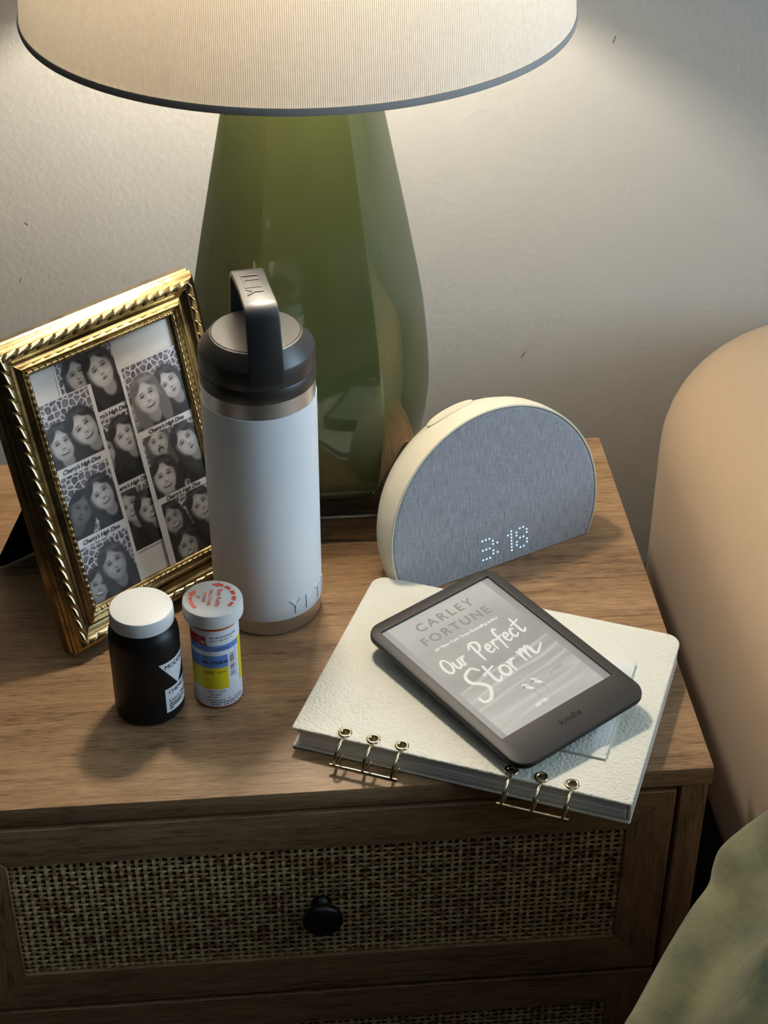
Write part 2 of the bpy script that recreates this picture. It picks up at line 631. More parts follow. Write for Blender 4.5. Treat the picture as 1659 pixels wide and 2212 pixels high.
tw_.inputs[7].default_value = (1.0, 0.90, 0.74, 1)
nt.links.new(rp.outputs[0], tw_.inputs[6])
nt.links.new(tw_.outputs[2], tl.inputs['Color'])
nt.links.new(bpn.outputs[0], df.inputs['Normal'])
nt.links.new(df.outputs[0], mxs.inputs[1])
nt.links.new(tl.outputs[0], mxs.inputs[2])
nt.links.new(mxs.outputs[0], out.inputs['Surface'])
M_hem = mat('shade_hem', srgb(168, 164, 158), 0.85, spec=0.2)
NS = 160
shade = MB().loft([[(r * math.cos(2 * PI * j / NS), r * math.sin(2 * PI * j / NS), z) for j in range(NS)]
                   for z, r in [(ZR + 0.003 + (ZS - ZR - 0.006) * t / 6, RB + (RT - RB) * t / 6) for t in range(7)]],
                  cap0=False, cap1=False).build('lamp_shade', M_shade, lamp, 60, 'off-white ribbed fabric drum shade')
for z0, z1, r in ((ZR, ZR + 0.0046, RB), (ZS - 0.0046, ZS, RT)):
    ring = [(r - 0.0015, z0), (r + 0.0006, z0), (r + 0.0012, (z0 + z1) / 2), (r + 0.0006, z1), (r - 0.0015, z1)]
    rings = [[(rr * math.cos(2 * PI * j / NS), rr * math.sin(2 * PI * j / NS), z) for j in range(NS)] for rr, z in ring + ring[:1]]
    MB().loft(rings, cap0=False, cap1=False).build('shade_hem', M_hem, shade, 60, 'opaque rolled hem')
for i in range(3):
    a = i * 2 * PI / 3 + 0.4
    MB().tube([(0.004 * math.cos(a), 0.004 * math.sin(a), 0.603), (RT * 0.995 * math.cos(a), RT * 0.995 * math.sin(a), ZS - 0.003)], 0.0015, 6).build('spider_arm', M_brass, shade, 60)
MB().lathe([(0.006, 0.600), (0.006, 0.607), (0.010, 0.609), (0.010, 0.613), (0.004, 0.617), (0.007, 0.624), (0.001, 0.632)], 20).build('finial', M_brass, lamp, 40)

# ------------------------------------------------------------------ insulated water bottle
bot = thing('water_bottle', 'white insulated steel water bottle with black loop handle lid', 'bottle', Matrix.Translation((-0.27583, 0.19090, 0)))
M_steel = mat('brushed_steel', srgb(212, 214, 218), 0.36, metal=1.0, bump=('noise', (30, 30, 4000), 0.08, 0.0003))
M_white = mat('powder_coat_white', srgb(224, 226, 228), 0.46, spec=0.35, bump=('noise', 1500, 0.10, 0.0002))
M_lid = mat('lid_black', srgb(22, 22, 23), 0.43, spec=1.0, bump=('noise', 1800, 0.08, 0.0002))
BR_ = 0.0380
MB().lathe([(0.030, 0.0), (0.0345, 0.0), (0.0364, 0.0010), (0.0374, 0.0035), (0.0376, 0.0150)], 72).build('steel_base', M_steel, bot, 40, 'bare steel base ring')
MB().lathe([(0.0370, 0.0136), (0.0379, 0.0138), (BR_, 0.0142), (BR_, 0.1762), (0.0379, 0.1767), (0.0370, 0.1769)], 96).build('sleeve', M_white, bot, 40, 'white powder coated wall')
MB().lathe([(0.0374, 0.1765), (0.0374, 0.1890), (0.034, 0.1890)], 72).build('neck_band', M_steel, bot, 40, 'bare steel neck band')
MB().lathe([(0.0350, 0.1884), (0.0376, 0.1884), (0.0379, 0.1890), (0.0379, 0.1978), (0.0376, 0.1983), (0.0372, 0.1984)], 72).build('lid_collar', M_lid, bot, 35)
MB().lathe([(0.0370, 0.1984), (0.0376, 0.1986), (0.0378, 0.1992), (0.0377, 0.2108), (0.0372, 0.2122), (0.0298, 0.2212), (0.0288, 0.2216), (0.0285, 0.2214), (0.0283, 0.2219), (0.001, 0.2219)], 96).build('lid', M_lid, bot, 28)
# loop handle, front leg to the camera side
HA = math.radians(9.0)
HM = Matrix.Rotation(HA, 4, 'Z')
hp = [(-0.0384, 0.2030), (-0.0381, 0.2110), (-0.0358, 0.2240), (-0.0325, 0.2360), (-0.0305, 0.2455), (-0.0285, 0.2500), (-0.0250, 0.2527), (-0.0205, 0.2537),
      (0.0, 0.2542), (0.0205, 0.2537), (0.0250, 0.2527), (0.0285, 0.2500), (0.0305, 0.2455), (0.0325, 0.2360), (0.0358, 0.2240), (0.0381, 0.2110), (0.0384, 0.2030)]
rings = []
for i, (y, z) in enumerate(hp):
    a = Vector(hp[max(i - 1, 0)])
    b_ = Vector(hp[min(i + 1, len(hp) - 1)])
    t = (b_ - a).normalized()
    n = Vector((-t.y, t.x))                       # outward normal in (y,z)
    hw = 0.0102 + 0.0008 * (abs(y) / 0.0365)
    th = 0.0042
    ring = []
    for px, pn in rrect(-hw, hw, -th, 0.0, 0.0013, 3):
        ring.append((px, y + n.x * pn, z + n.y * pn))
    rings.append(ring)
MB().loft(rings, M=HM).build('handle', M_lid, bot, 35, 'black loop handle')
lettering('lettering', 'YETI', M_lid, bot, 0.0158, fn=lambda x, y, z: tuple(HM @ Vector((-y, x + 0.001, 0.25405 + z))), spacing=0.92, extrude=0.00035, res=2)


def wrap(cx, cy, R, th0, zc):
    """flat text -> cylinder; th0 from the -y direction towards +x"""
    def fn(x, y, z):
        a = th0 + x / R
        return (cx + (R + z) * math.sin(a), cy - (R + z) * math.cos(a), zc + y)
    return fn


lettering('lettering', 'YETI', M_white, bot, 0.0170, fn=wrap(0, 0, BR_ + 0.0002, math.radians(52), 0.0225), spacing=1.26, extrude=0.0005, res=2)

# ------------------------------------------------------------------ gold picture frame
FY, FLN = math.radians(38.95), math.radians(15.8)
f_ux = Vector((math.cos(FY), math.sin(FY), 0))
f_n0 = Vector((-math.sin(FY), math.cos(FY), 0))
f_up = Vector((0, 0, 1)) * math.cos(FLN) + f_n0 * math.sin(FLN)
f_n = f_ux.cross(f_up)                            # towards the viewer
FS = 1.0
FC = Vector((-0.3644, 0.2152, 0.1104))
MFR = Matrix(((f_ux.x, f_up.x, f_n.x, FC.x), (f_ux.y, f_up.y, f_n.y, FC.y), (f_ux.z, f_up.z, f_n.z, FC.z), (0, 0, 0, 1)))
frame = thing('picture_frame', 'ornate gold picture frame holding black and white photo booth strips', 'picture frame', MFR)
M_gold = mat('antique_gold', srgb(178, 156, 112), 0.24, metal=1.0, var=((70, 70, 70), srgb(128, 106, 72), 0.45, 0.7, 5), bump=('noise', 260, 0.15, 0.0008))
M_velvet = mat('black_velvet', srgb(12, 12, 13), 0.95, spec=0.1)
M_paper = mat('photo_paper', srgb(206, 204, 200), 0.45)
M_print = vcol_mat('photo_print', 0.32, 0.45)
M_ink = mat('print_ink', srgb(40, 38, 40), 0.5)
FW2, FH2, MW = 0.0569, 0.0848, 0.0258
# profile: s = inset from the outer edge, h = height above the glass
fp = [(0.0, -0.0125), (0.0, -0.0040), (0.0014, -0.0026), (0.0010, -0.0012), (0.0008, 0.0010), (0.0022, 0.0026), (0.0020, 0.0044), (0.0034, 0.0056), (0.0044, 0.0062), (0.0076, 0.0064), (0.0104, 0.0062),
      (0.0112, 0.0056), (0.0120, 0.0048), (0.0135, 0.0034), (0.0155, 0.0026), (0.0170, 0.0032), (0.0180, 0.0046), (0.0192, 0.0052), (0.0204, 0.0046), (0.0210, 0.0030),
      (0.0222, 0.0024), (0.0240, 0.0020), (0.0252, 0.0012), (0.0262, 0.0002), (0.0262, -0.0125)]
OX, OY = FW2 + MW, FH2 + MW
corn = [(-1, -1), (1, -1), (1, 1), (-1, 1)]
beadm = MB()
PITCH = 0.0092
na, nb = 9, 8
rings = []
for i in range(na + 1):
    a_ = i / na
    f_ = 0.42 + 0.58 * min(1.0, a_ / 0.72) ** 0.7 if a_ < 0.86 else 1.0 - 0.55 * ((a_ - 0.86) / 0.14) ** 1.5
    top_ = []
    for j in range(nb + 1):
        b2 = -1 + 2 * j / nb
        top_.append(((a_ - 0.5) * PITCH + b2 * 0.0030, b2 * 0.0031, 0.0027 * f_ * math.sqrt(max(0.0, 1 - b2 * b2)) + 0.0001))
    rings.append(top_ + [((a_ - 0.5) * PITCH + 0.0030, 0.0031, -0.001), ((a_ - 0.5) * PITCH - 0.0030, -0.0031, -0.001)])
beadm.loft(rings)
bead_me = bpy.data.meshes.new('rope_bead')
bead_me.from_pydata(beadm.v, [], beadm.f)
bead_me.materials.append(M_gold)
bead_me.polygons.foreach_set('use_smooth', [True] * len(beadm.f))
bead_me.update()
for k in range(4):
    a, b_ = corn[k], corn[(k + 1) % 4]
    rings = []
    for c in (a, b_):
        rings.append([(c[0] * (OX - s * FS), c[1] * (OY - s * FS), h) for s, h in fp])
    side = MB().loft(rings).build('moulding', M_gold, frame, 38)
    p0, p1 = Vector((a[0] * (OX - 0.0074), a[1] * (OY - 0.0074), 0.0058)), Vector((b_[0] * (OX - 0.0074), b_[1] * (OY - 0.0074), 0.0058))
    L = (p1 - p0).length
    n = int(round(L / 0.0092))
    rot = math.atan2((p1 - p0).y, (p1 - p0).x)
    for i in range(n):
        q = p0.lerp(p1, (i + 0.5) / n)
        link('rope_bead', bead_me, side, M=Matrix.Translation(q) @ Matrix.Rotation(rot, 4, 'Z') @ Matrix.Diagonal((L / n / PITCH, 1, 1, 1)))
    # fine scalloped inner edge
    p0, p1 = Vector((a[0] * (FW2 + 0.0022), a[1] * (FH2 + 0.0022), 0.0022)), Vector((b_[0] * (FW2 + 0.0022), b_[1] * (FH2 + 0.0022), 0.0022))
    path, rad = [], []
    nn = int((p1 - p0).length / 0.0008)
    for i in range(nn + 1):
        path.append(tuple(p0.lerp(p1, i / nn)))
        rad.append(0.0012 + 0.00022 * math.sin(2 * PI * i / 6))
    MB().tube(path, rad, 6).build('scallop_edge', M_gold, side, 70)
MB().box((-OX + 0.003, -OY + 0.003, -0.0140), (OX - 0.003, OY - 0.003, -0.0115)).build('backing_board', M_velvet, frame)
MB().box((-FW2 - 0.004, -FH2 - 0.004, -0.0030), (FW2 + 0.004, FH2 + 0.004, -0.0020)).build('backing_card', M_paper, frame)
# easel leg behind, hinged near the top, foot on the table
MI = MFR.inverted()
top_c = Vector((0, 0.045, -0.0145))
foot = [MI @ Vector(p) for p in ((-0.4740, 0.2480, 0.0012), (-0.3850, 0.3140, 0.0012))]
hing = [top_c + Vector((-0.028, 0, 0)), top_c + Vector((0.020, 0, 0))]
fn_ = (foot[1] - foot[0]).cross(hing[0] - foot[0]).normalized() * 0.0022
q4 = [foot[0], foot[1], hing[1], hing[0]]
edge = []
for i in range(4):                                # rounded foot corners
    p, pa, pb = q4[i], q4[i - 1], q4[(i + 1) % 4]
    e = 0.010 if i < 2 else 0.003
    u0, u1 = (pa - p).normalized(), (pb - p).normalized()
    for t in (0, 0.25, 0.5, 0.75, 1):
        edge.append((p + u0 * e) * (1 - t) ** 2 + p * 2 * t * (1 - t) + (p + u1 * e) * t * t)
MB().loft([[tuple(p - fn_ / 2) for p in edge], [tuple(p + fn_ / 2) for p in edge]]).build('easel_leg', M_velvet, frame, label='black velvet easel leg')
MB().tube([tuple(hing[0] + Vector((0, 0, 0.001))), tuple(hing[1] + Vector((0, 0, 0.001)))], 0.0016, 8).build('hinge', M_brass, frame, 60)


# ---- painter for flat prints
class Paint:
    def __init__(s, x0, x1, y0, y1, step):
        s.nx, s.ny = int((x1 - x0) / step) + 1, int((y1 - y0) / step) + 1
        s.X, s.Y = np.meshgrid(np.linspace(x0, x1, s.nx), np.linspace(y0, y1, s.ny))
        s.C = np.ones((s.ny, s.nx, 3))
        s.clip = np.ones((s.ny, s.nx))
        s.step = step

    def mix(s, mask, col):
        m = (np.clip(mask, 0, 1) * s.clip)[..., None]
        s.C = s.C * (1 - m) + np.asarray(col) * m

    def rect(s, x0, x1, y0, y1, col):
        e = s.step * 0.5
        m = np.clip((s.X - x0) / e + .5, 0, 1) * np.clip((x1 - s.X) / e + .5, 0, 1) * np.clip((s.Y - y0) / e + .5, 0, 1) * np.clip((y1 - s.Y) / e + .5, 0, 1)
        if col is not None:
            s.mix(m, col)
        return m

    def ell(s, cx, cy, rx, ry, rot, col, soft=0.12, k=1.0):
        c, n = math.cos(rot), math.sin(rot)
        dx, dy = s.X - cx, s.Y - cy
        u, v = (dx * c + dy * n) / rx, (-dx * n + dy * c) / ry
        d = np.sqrt(u * u + v * v)
        s.mix(np.clip((1 - d) / soft + .5, 0, 1) * k, col)

    def stroke(s, pts, w, col, soft=None, k=1.0):
        pts = np.asarray(pts, float)
        if len(pts) > 2:
            pts = catmull(pts)
        soft = soft or s.step
        best = np.full(s.X.shape, 1e9)
        lo, hi = pts.min(0) - 3 * np.max(w) - soft, pts.max(0) + 3 * np.max(w) + soft
        sel = (s.X > lo[0]) & (s.X < hi[0]) & (s.Y > lo[1]) & (s.Y < hi[1])
        X, Y = s.X[sel], s.Y[sel]
        b = np.full(X.shape, 1e9)
        ww = np.broadcast_to(w, (len(pts),)) if np.isscalar(w) else np.interp(np.linspace(0, 1, len(pts)), np.linspace(0, 1, len(w)), w)
        for i in range(len(pts) - 1):
            ax, ay = pts[i]
            dx, dy = pts[i + 1] - pts[i]
            t = np.clip(((X - ax) * dx + (Y - ay) * dy) / (dx * dx + dy * dy + 1e-12), 0, 1)
            d = np.hypot(X - ax - t * dx, Y - ay - t * dy) - (ww[i] * (1 - t) + ww[i + 1] * t) / 2
            b = np.minimum(b, d)
        best[sel] = b
        s.mix(np.clip(0.5 - best / soft, 0, 1) * k, col)


def catmull(p, n=7):
    p = np.vstack([2 * p[0] - p[1], p, 2 * p[-1] - p[-2]])
    out = []
    for i in range(1, len(p) - 2):
        for t in np.linspace(0, 1, n, endpoint=False):
            a, b, c, d = p[i - 1], p[i], p[i + 1], p[i + 2]
            out.append(0.5 * (2 * b + (c - a) * t + (2 * a - 5 * b + 4 * c - d) * t * t + (3 * b - a - 3 * c + d) * t ** 3))
    out.append(p[-2])
    return np.array(out)


def leopard(p, x0, x1, y0, y1, seed, cell=4.6):
    m = p.rect(x0, x1, y0, y1, None)
    r = np.random.default_rng(seed)
    gx, gy = np.meshgrid(np.arange(x0 - cell, x1 + 2 * cell, cell), np.arange(y0 - cell, y1 + 2 * cell, cell))
    pts = np.stack([gx.ravel(), gy.ravel()], -1) + r.uniform(-.42, .42, (gx.size, 2)) * cell
    tone = r.uniform(0.05, 0.13, len(pts))
    f1 = np.full(p.X.shape, 1e9)
    f2 = f1.copy()
    tn = np.zeros(p.X.shape)
    for (a, b), t in zip(pts, tone):
        d = np.hypot(p.X - a, p.Y - b)
        n1 = d < f1
        f2 = np.where(n1, f1, np.minimum(f2, d))
        tn = np.where(n1, t, tn)
        f1 = np.where(n1, d, f1)
    edge_ = np.clip(1 - (f2 - f1 - 0.55) / 0.5, 0, 1)
    core = np.clip(1 - f1 / 1.3, 0, 1) * 0.10
    g = tn + core
    g = g * (1 - edge_) + 0.50 * edge_
    p.mix(m, np.stack([g * 1.0, g * 0.98, g * 1.06], -1))


def person(p, cx, cy, r, rot=0.0, tone=0.36, hair=0.03, mouth='smile', long=True, body=True, light=-1):
    """head and shoulders in a grey print; r = half face height (mm)"""
    c, s = math.cos(rot), math.sin(rot)

    def L(u, v):
        return cx + (u * c - v * s) * r, cy + (u * s + v * c) * r

    def E(u, v, ru, rv, col, soft=0.15, k=1.0, a=0.0):
        x, y = L(u, v)
        p.ell(x, y, ru * r, rv * r, rot + a, (col,) * 3, soft, k)
    if body:
        E(0.0, -2.3, 1.75, 1.35, 0.018, 0.2)
    E(0.0, 0.30, 1.0, 1.10, hair, 0.12)
    if long:
        E(-0.72, -0.75, 0.42, 1.35, hair, 0.25)
        E(0.72, -0.75, 0.42, 1.35, hair, 0.25)
        E(-0.6, 0.6, 0.10, 0.75, hair * 2.2 + 0.01, 0.8, 0.6, -0.3)
        E(0.62, 0.5, 0.09, 0.8, hair * 2.2 + 0.01, 0.8, 0.6, 0.3)
    E(0.0, -1.0, 0.40, 0.6, tone * 0.55, 0.3)
    E(0.0, -0.05, 0.70, 0.94, tone * 0.82, 0.14)
    E(0.16 * light, 0.02, 0.50, 0.72, tone * 1.2, 0.9, 0.85)
    E(0.05 * light, 0.48, 0.34, 0.20, tone * 1.45, 1.2, 0.7)
    E(-0.36, -0.22, 0.19, 0.15, tone * 1.4, 1.2, 0.6)
    E(0.36, -0.22, 0.19, 0.15, tone * 1.35, 1.2, 0.6)
    for sx_ in (-1, 1):
        E(sx_ * 0.30, 0.17, 0.19, 0.115, tone * 0.5, 0.9, 0.8)
        E(sx_ * 0.30, 0.14, 0.145, 0.045, 0.02, 0.5, 1.0, -0.08 * sx_)
        E(sx_ * 0.31, 0.33, 0.19, 0.035, 0.04, 0.7, 0.8, -0.15 * sx_)
    E(0.06, -0.08, 0.055, 0.24, tone * 1.5, 1.0, 0.7)
    E(0.0, -0.27, 0.14, 0.055, tone * 0.35, 0.8, 0.9)
    if mouth == 'smile':
        E(0.0, -0.53, 0.30, 0.125, 0.05, 0.35)
        E(0.0, -0.495, 0.25, 0.06, 0.55, 0.35)
        E(0.0, -0.68, 0.24, 0.05, tone * 0.6, 0.9, 0.7)
    elif mouth == 'open':
        E(0.0, -0.58, 0.24, 0.22, 0.03, 0.3)
        E(0.02, -0.66, 0.15, 0.13, tone * 0.8, 0.4)
    else:
        E(0.0, -0.53, 0.16, 0.10, tone * 0.4, 0.5)
        E(0.0, -0.54, 0.13, 0.02, 0.03, 0.5)
    E(0.52, 0.72, 0.46, 0.22, hair, 0.4, 1, -0.75)
    E(-0.52, 0.72, 0.46, 0.22, hair, 0.4, 1, 0.75)
    E(0.25, 0.98, 0.5, 0.12, hair * 2.5 + 0.012, 0.9, 0.6, -0.3)


def strip(name, x0, x1, y0, y1, z, panels, people, captions, seed, label):
    """photo booth strip, millimetres in the frame plane"""
    p = Paint(x0, x1, y0, y1, 0.36)
    p.C[:] = (0.60, 0.59, 0.58)
    for i, (a, b, c, d) in enumerate(panels):
        leopard(p, a, b, c, d, seed + i)
        p.clip = p.rect(a, b, c, d, None)
        for q in people[i]:
            person(p, *q[:3], **q[3])
        p.clip = np.ones_like(p.clip)
    p.C *= np.array((1.0, 0.98, 1.0))
    k = FS / 1000
    pos = np.stack([p.X * k, p.Y * k, np.full_like(p.X, z)], -1)
    so = printed_grid(name, p.nx, p.ny, pos, p.C, M_print, frame, label)
    for cxm, cym, t, sz in captions:
        lettering('caption', t, M_ink, so, sz * k, M=Matrix.Translation((cxm * k, cym * k, z + 0.00015)), shear=0.25, spacing=0.92, bold=0.11 * k, res=2)
    return so


CAP = "Cherry's High Dive"
strip('photo_strip', -38, 8.9, -64.5, 88, -0.0018,
      [(-36.3, 8.3, 41.5, 87), (-36.3, 8.3, -12.5, 35.0), (-36.3, 10.9, -62.8, -18.2)],
      [[(-21.5, 71.5, 11.0, dict(rot=0.15, mouth='kiss', tone=0.30)), (-4.0, 68.5, 12.5, dict(rot=0.3, mouth='kiss', tone=0.42))],
       [(-16, 14, 10, dict(tone=0.3)), (1.5, 18.5, 11.5, dict(rot=0.35, mouth='kiss', tone=0.38))],
       [(-9.5, -30.5, 11, dict(rot=0.3, tone=0.34)), (5.0, -38, 11, dict(rot=0.35, mouth='smile', tone=0.33))]],
      [(-6, 37.9, CAP, 4.3), (-4, -15.5, CAP, 4.3)], 31, 'middle photo booth strip')
strip('photo_strip', -59, -14.2, -88, 62.5, -0.0012,
      [(-58.5, -17.0, 16.0, 61.8), (-58.5, -17.0, -36.0, 9.3), (-58.5, -17.0, -88, -42.5)],
      [[(-46.3, 31.5, 11.5, dict(rot=0.12, mouth='smile')), (-27.5, 36.0, 12.5, dict(rot=0.42, mouth='smile', tone=0.40))],
       [(-46, -17, 11.0, dict(rot=-0.5, tone=0.10, hair=0.018, mouth='kiss')), (-28.0, -12.5, 11.5, dict(rot=0.35, mouth='smile', tone=0.36))],
       [(-49, -73, 10.5, dict(rot=-0.2, tone=0.22)), (-33, -63, 12.0, dict(rot=0.2, mouth='kiss', tone=0.28, hair=0.05))]],
      [(-37, 12.7, CAP, 4.3), (-37, -39.2, CAP, 4.3)], 47, 'left photo booth strip')
strip('photo_strip', 8.6, 59, -88, 64.2, -0.0008,
      [(10.8, 57.5, 16.4, 63.2), (12.2, 57.5, -34.6, 11.2), (13.8, 57.5, -88, -39.2)],
      [[(13.0, 30, 9.0, dict(tone=0.26, mouth='kiss', rot=-0.1)), (45, 40.0, 11.0, dict(rot=0.45, mouth='kiss', tone=0.36)), (25.5, 38, 12.5, dict(rot=0.2, hair=0.12, mouth='smile', tone=0.42))],
       [(24.5, 4.5, 10.5, dict(rot=0.15, mouth='open', hair=0.08, tone=0.36)), (47, -4.0, 11.5, dict(rot=0.5, mouth='kiss', tone=0.36)), (23.0, -21.5, 12.0, dict(rot=0.05, mouth='smile', tone=0.40))],
       [(20.5, -53, 10.5, dict(rot=0.25, tone=0.26)), (46, -53, 11.5, dict(rot=0.4, tone=0.32)), (27.0, -77, 11.0, dict(rot=0.1, mouth='smile', tone=0.30))]],
      [(34, 13.8, CAP, 4.3), (34, -36.9, CAP, 4.3)], 63, 'right photo booth strip')

# ------------------------------------------------------------------ black supplement bottle
VA = math.radians(5.0)
M_blk = mat('bottle_black', srgb(14, 14, 14), 0.42, spec=0.4)
M_cap = mat('cap_white', srgb(208, 208, 204), 0.42, spec=0.35, bump=('noise', 500, 0.06, 0.0004))
M_lab = mat('label_white', srgb(208, 210, 212), 0.5)
sb = thing('supplement_bottle', 'squat black supplement bottle with plain white screw cap', 'bottle', Matrix.Translation((-0.3568, 0.0894, 0)))
SR = 0.0228
MB().lathe([(0.0185, 0.0), (0.0205, 0.0006), (0.0222, 0.0026), (SR, 0.0062), (SR, 0.0610), (0.0224, 0.0655), (0.0212, 0.0692), (0.0195, 0.0715), (0.0190, 0.0745)], 72).build('body', M_blk, sb, 40)
MB().lathe([(0.0185, 0.0735), (0.0206, 0.0737), (0.0207, 0.0745), (0.0203, 0.0822), (0.0197, 0.0833), (0.0188, 0.0836), (0.001, 0.0836)], 72).build('cap', M_cap, sb, 35, 'white screw cap')


def cyl_patch(poly_fn, u0, u1, R, n, cx=0, cy=0):
    """patch between poly_fn(u)->(zlo,zhi), u = angle in degrees"""
    lo, hi = [], []
    for i in range(n + 1):
        u = u0 + (u1 - u0) * i / n
        a = math.radians(u) + VA
        z0, z1 = poly_fn(u)
        lo.append((cx + R * math.sin(a), cy - R * math.cos(a), z0))
        hi.append((cx + R * math.sin(a), cy - R * math.cos(a), z1))
    return MB().loft([lo, hi], cap0=False, cap1=False, closed=False)


cyl_patch(lambda u: (0.0290 + abs(u - 55) / 36 * 0.0215, 0.0507), 19, 91, SR + 0.00012, 24).build('label', M_lab, sb, 60, 'white triangular label')
cyl_patch(lambda u: (0.0098, 0.0292), 26, 100, SR + 0.00010, 20).build('label', M_lab, sb, 60, 'white rectangular label')
WS = lambda th, zc: wrap(0, 0, SR + 0.0003, math.radians(th) + VA, zc)
lettering('lettering', 'MODERN', M_ink, sb, 0.0050, fn=WS(55, 0.0468), res=2)
lettering('lettering', 'CHEMISTRY', M_ink, sb, 0.0044, fn=WS(32, 0.0258), align='LEFT', res=2)
lettering('lettering', "Lion's Mane", M_ink, sb, 0.0042, fn=WS(32, 0.0188), align='LEFT', res=2)
for z, th1 in ((0.0160, 70), (0.0142, 62), (0.0124, 40)):
    cyl_patch(lambda u, z=z: (z - 0.0005, z + 0.0004), 32, th1, SR + 0.0003, 10).build('fine_print', M_ink, sb)

# ------------------------------------------------------------------ amber prescription vial
M_amber = mat('amber_plastic', srgb(226, 118, 28), 0.22, trans=0.55, ior=1.46)
M_redink = mat('red_ink', srgb(212, 78, 62), 0.5)
rx = thing('prescription_vial', 'amber prescription vial with printed label and red lettered white cap', 'pill bottle', Matrix.Translation((-0.3118, 0.0971, 0)))
RR = 0.0157
MB().lathe([(0.0125, 0.0), (0.0148, 0.0004), (0.0155, 0.0014), (RR, 0.0030), (RR, 0.0715), (0.0140, 0.0715), (0.0140, 0.003), (0.0125, 0.0015)], 64).build('vial', M_amber, rx, 40, 'amber plastic tube')
MB().lathe([(0.0175, 0.0700), (0.0188, 0.0700), (0.0194, 0.0708), (0.0195, 0.0785), (0.0191, 0.0803), (0.0180, 0.0810), (0.001, 0.0812)], 72).build('cap', M_cap, rx, 35, 'white safety cap')
lp = Paint(-105, 105, 2.6, 66.0, 0.36)            # x in degrees, y in mm
lp.C[:] = srgb(214, 214, 220)
BLUE, YEL, RED, WHT = srgb(92, 128, 190), srgb(216, 196, 34), srgb(168, 34, 48), srgb(214, 214, 220)
lp.rect(-105, 66, 49.3, 55.2, BLUE)
lp.rect(-105, -26, 54.0, 61.5, RED)
lp.rect(-22, 66, 54.0, 66.5, WHT)
lp.rect(-105, 24, 35.6, 45.6, BLUE)
lp.rect(-105, 24, 17.6, 35.6, YEL)
lp.rect(58, 105, 18.0, 54.0, YEL)
lp.rect(-38, -30, 55.2, 57.6, (0.6, 0.45, 0.45))
bz = 26.0
rb = random.Random(5)
zz = 26.5
while zz < 45.5:
    w = rb.choice((0.35, 0.35, 0.7, 1.0))
    lp.rect(29, 43, zz, zz + w, (0.03, 0.03, 0.04))
    zz += w + rb.choice((0.4, 0.4, 0.8))
for zc, a0, a1 in ((60.6, -16, 52), (58.2, -16, 40), (51.7, -10, 30), (50.3, -6, 48), (12.9, -22, 6), (10.7, -30, -4), (8.2, -28, 58), (6.2, -26, 66), (4.3, -22, 50)):
    u = a0
    while u < a1:
        w = rb.uniform(2.5, 7)
        if rb.random() < 0.85:
            lp.rect(u, min(u + w, a1), zc - 0.42, zc + 0.45, (0.06, 0.06, 0.08))
        u += w + rb.uniform(1.2, 2.4)
u = 24.0
while u < 46:
    w = rb.uniform(1.5, 4)
    lp.rect(47, 48.6, u, u + w * 0.8, (0.12, 0.12, 0.14))
    u += w
aa = np.radians(lp.X) + VA
lpos = np.stack([(RR + 0.00015) * np.sin(aa), -(RR + 0.00015) * np.cos(aa), lp.Y / 1000], -1)
M_rxl = vcol_mat('vial_label_print', 0.5, 0.35)
lab = printed_grid('label', lp.nx, lp.ny, lpos, lp.C, M_rxl, rx, 'white label with blue and yellow bands and a barcode')
WR = lambda th, zc: wrap(0, 0, RR + 0.0003, math.radians(th) + VA, zc)
lettering('lettering', 'RA 175MCG', M_ink, lab, 0.0034, fn=WR(-7, 0.0400), spacing=1.0, bold=0.00008, res=2)
lettering('lettering', 'NCE', M_ink, lab, 0.0034, fn=WR(-35, 0.0318), align='LEFT', res=2)
lettering('lettering', '07/27/26', M_ink, lab, 0.0018, fn=WR(-4, 0.0318), align='LEFT', res=1)
lettering('lettering', 'May 11, 2026', M_ink, lab, 0.0022, fn=WR(-8, 0.0156), res=1)
capz = 0.08126
RC = Matrix.Rotation(math.radians(-98), 4, 'Z')


def cap_text(t, size, x, y):
    lettering('lettering', t, M_redink, rx, size, M=Matrix.Translation((0, 0, capz)) @ RC @ Matrix.Translation((x, y, 0)), bold=0.00009, res=2)


cap_text('Easy Refills', 0.0042, 0.0, 0.0040)
cap_text('CALL STORE', 0.0030, 0.0, -0.0016)
cap_text('PHONE', 0.0030, 0.0, -0.0052)
cap_text('H', 0.0030, 0.0, -0.0090)


def arc_band(a0, a1, r0, r1, head):
    mb = MB()
    n = 18
    lo = [((r0) * math.cos(a0 + (a1 - a0) * i / n), r0 * math.sin(a0 + (a1 - a0) * i / n), capz) for i in range(n + 1)]
    hi = [((r1) * math.cos(a0 + (a1 - a0) * i / n), r1 * math.sin(a0 + (a1 - a0) * i / n), capz) for i in range(n + 1)]
    for i in range(n):
        if i % 4 == 3:
            continue
        mb.add([lo[i], lo[i + 1], hi[i + 1], hi[i]], [(0, 1, 2, 3)])
    a2 = a1 + head
    rm = (r0 + r1) / 2
    mb.add([((r0 - 0.0012) * math.cos(a1), (r0 - 0.0012) * math.sin(a1), capz), (rm * math.cos(a2), rm * math.sin(a2), capz),
            ((r1 + 0.0012) * math.cos(a1), (r1 + 0.0012) * math.sin(a1), capz)], [(0, 1, 2)])
    mb.build('arrow_band', M_redink, rx)


arc_band(math.radians(-42), math.radians(72), 0.0128, 0.0152, 0.35)
arc_band(math.radians(222), math.radians(160), 0.0128, 0.0152, -0.35)

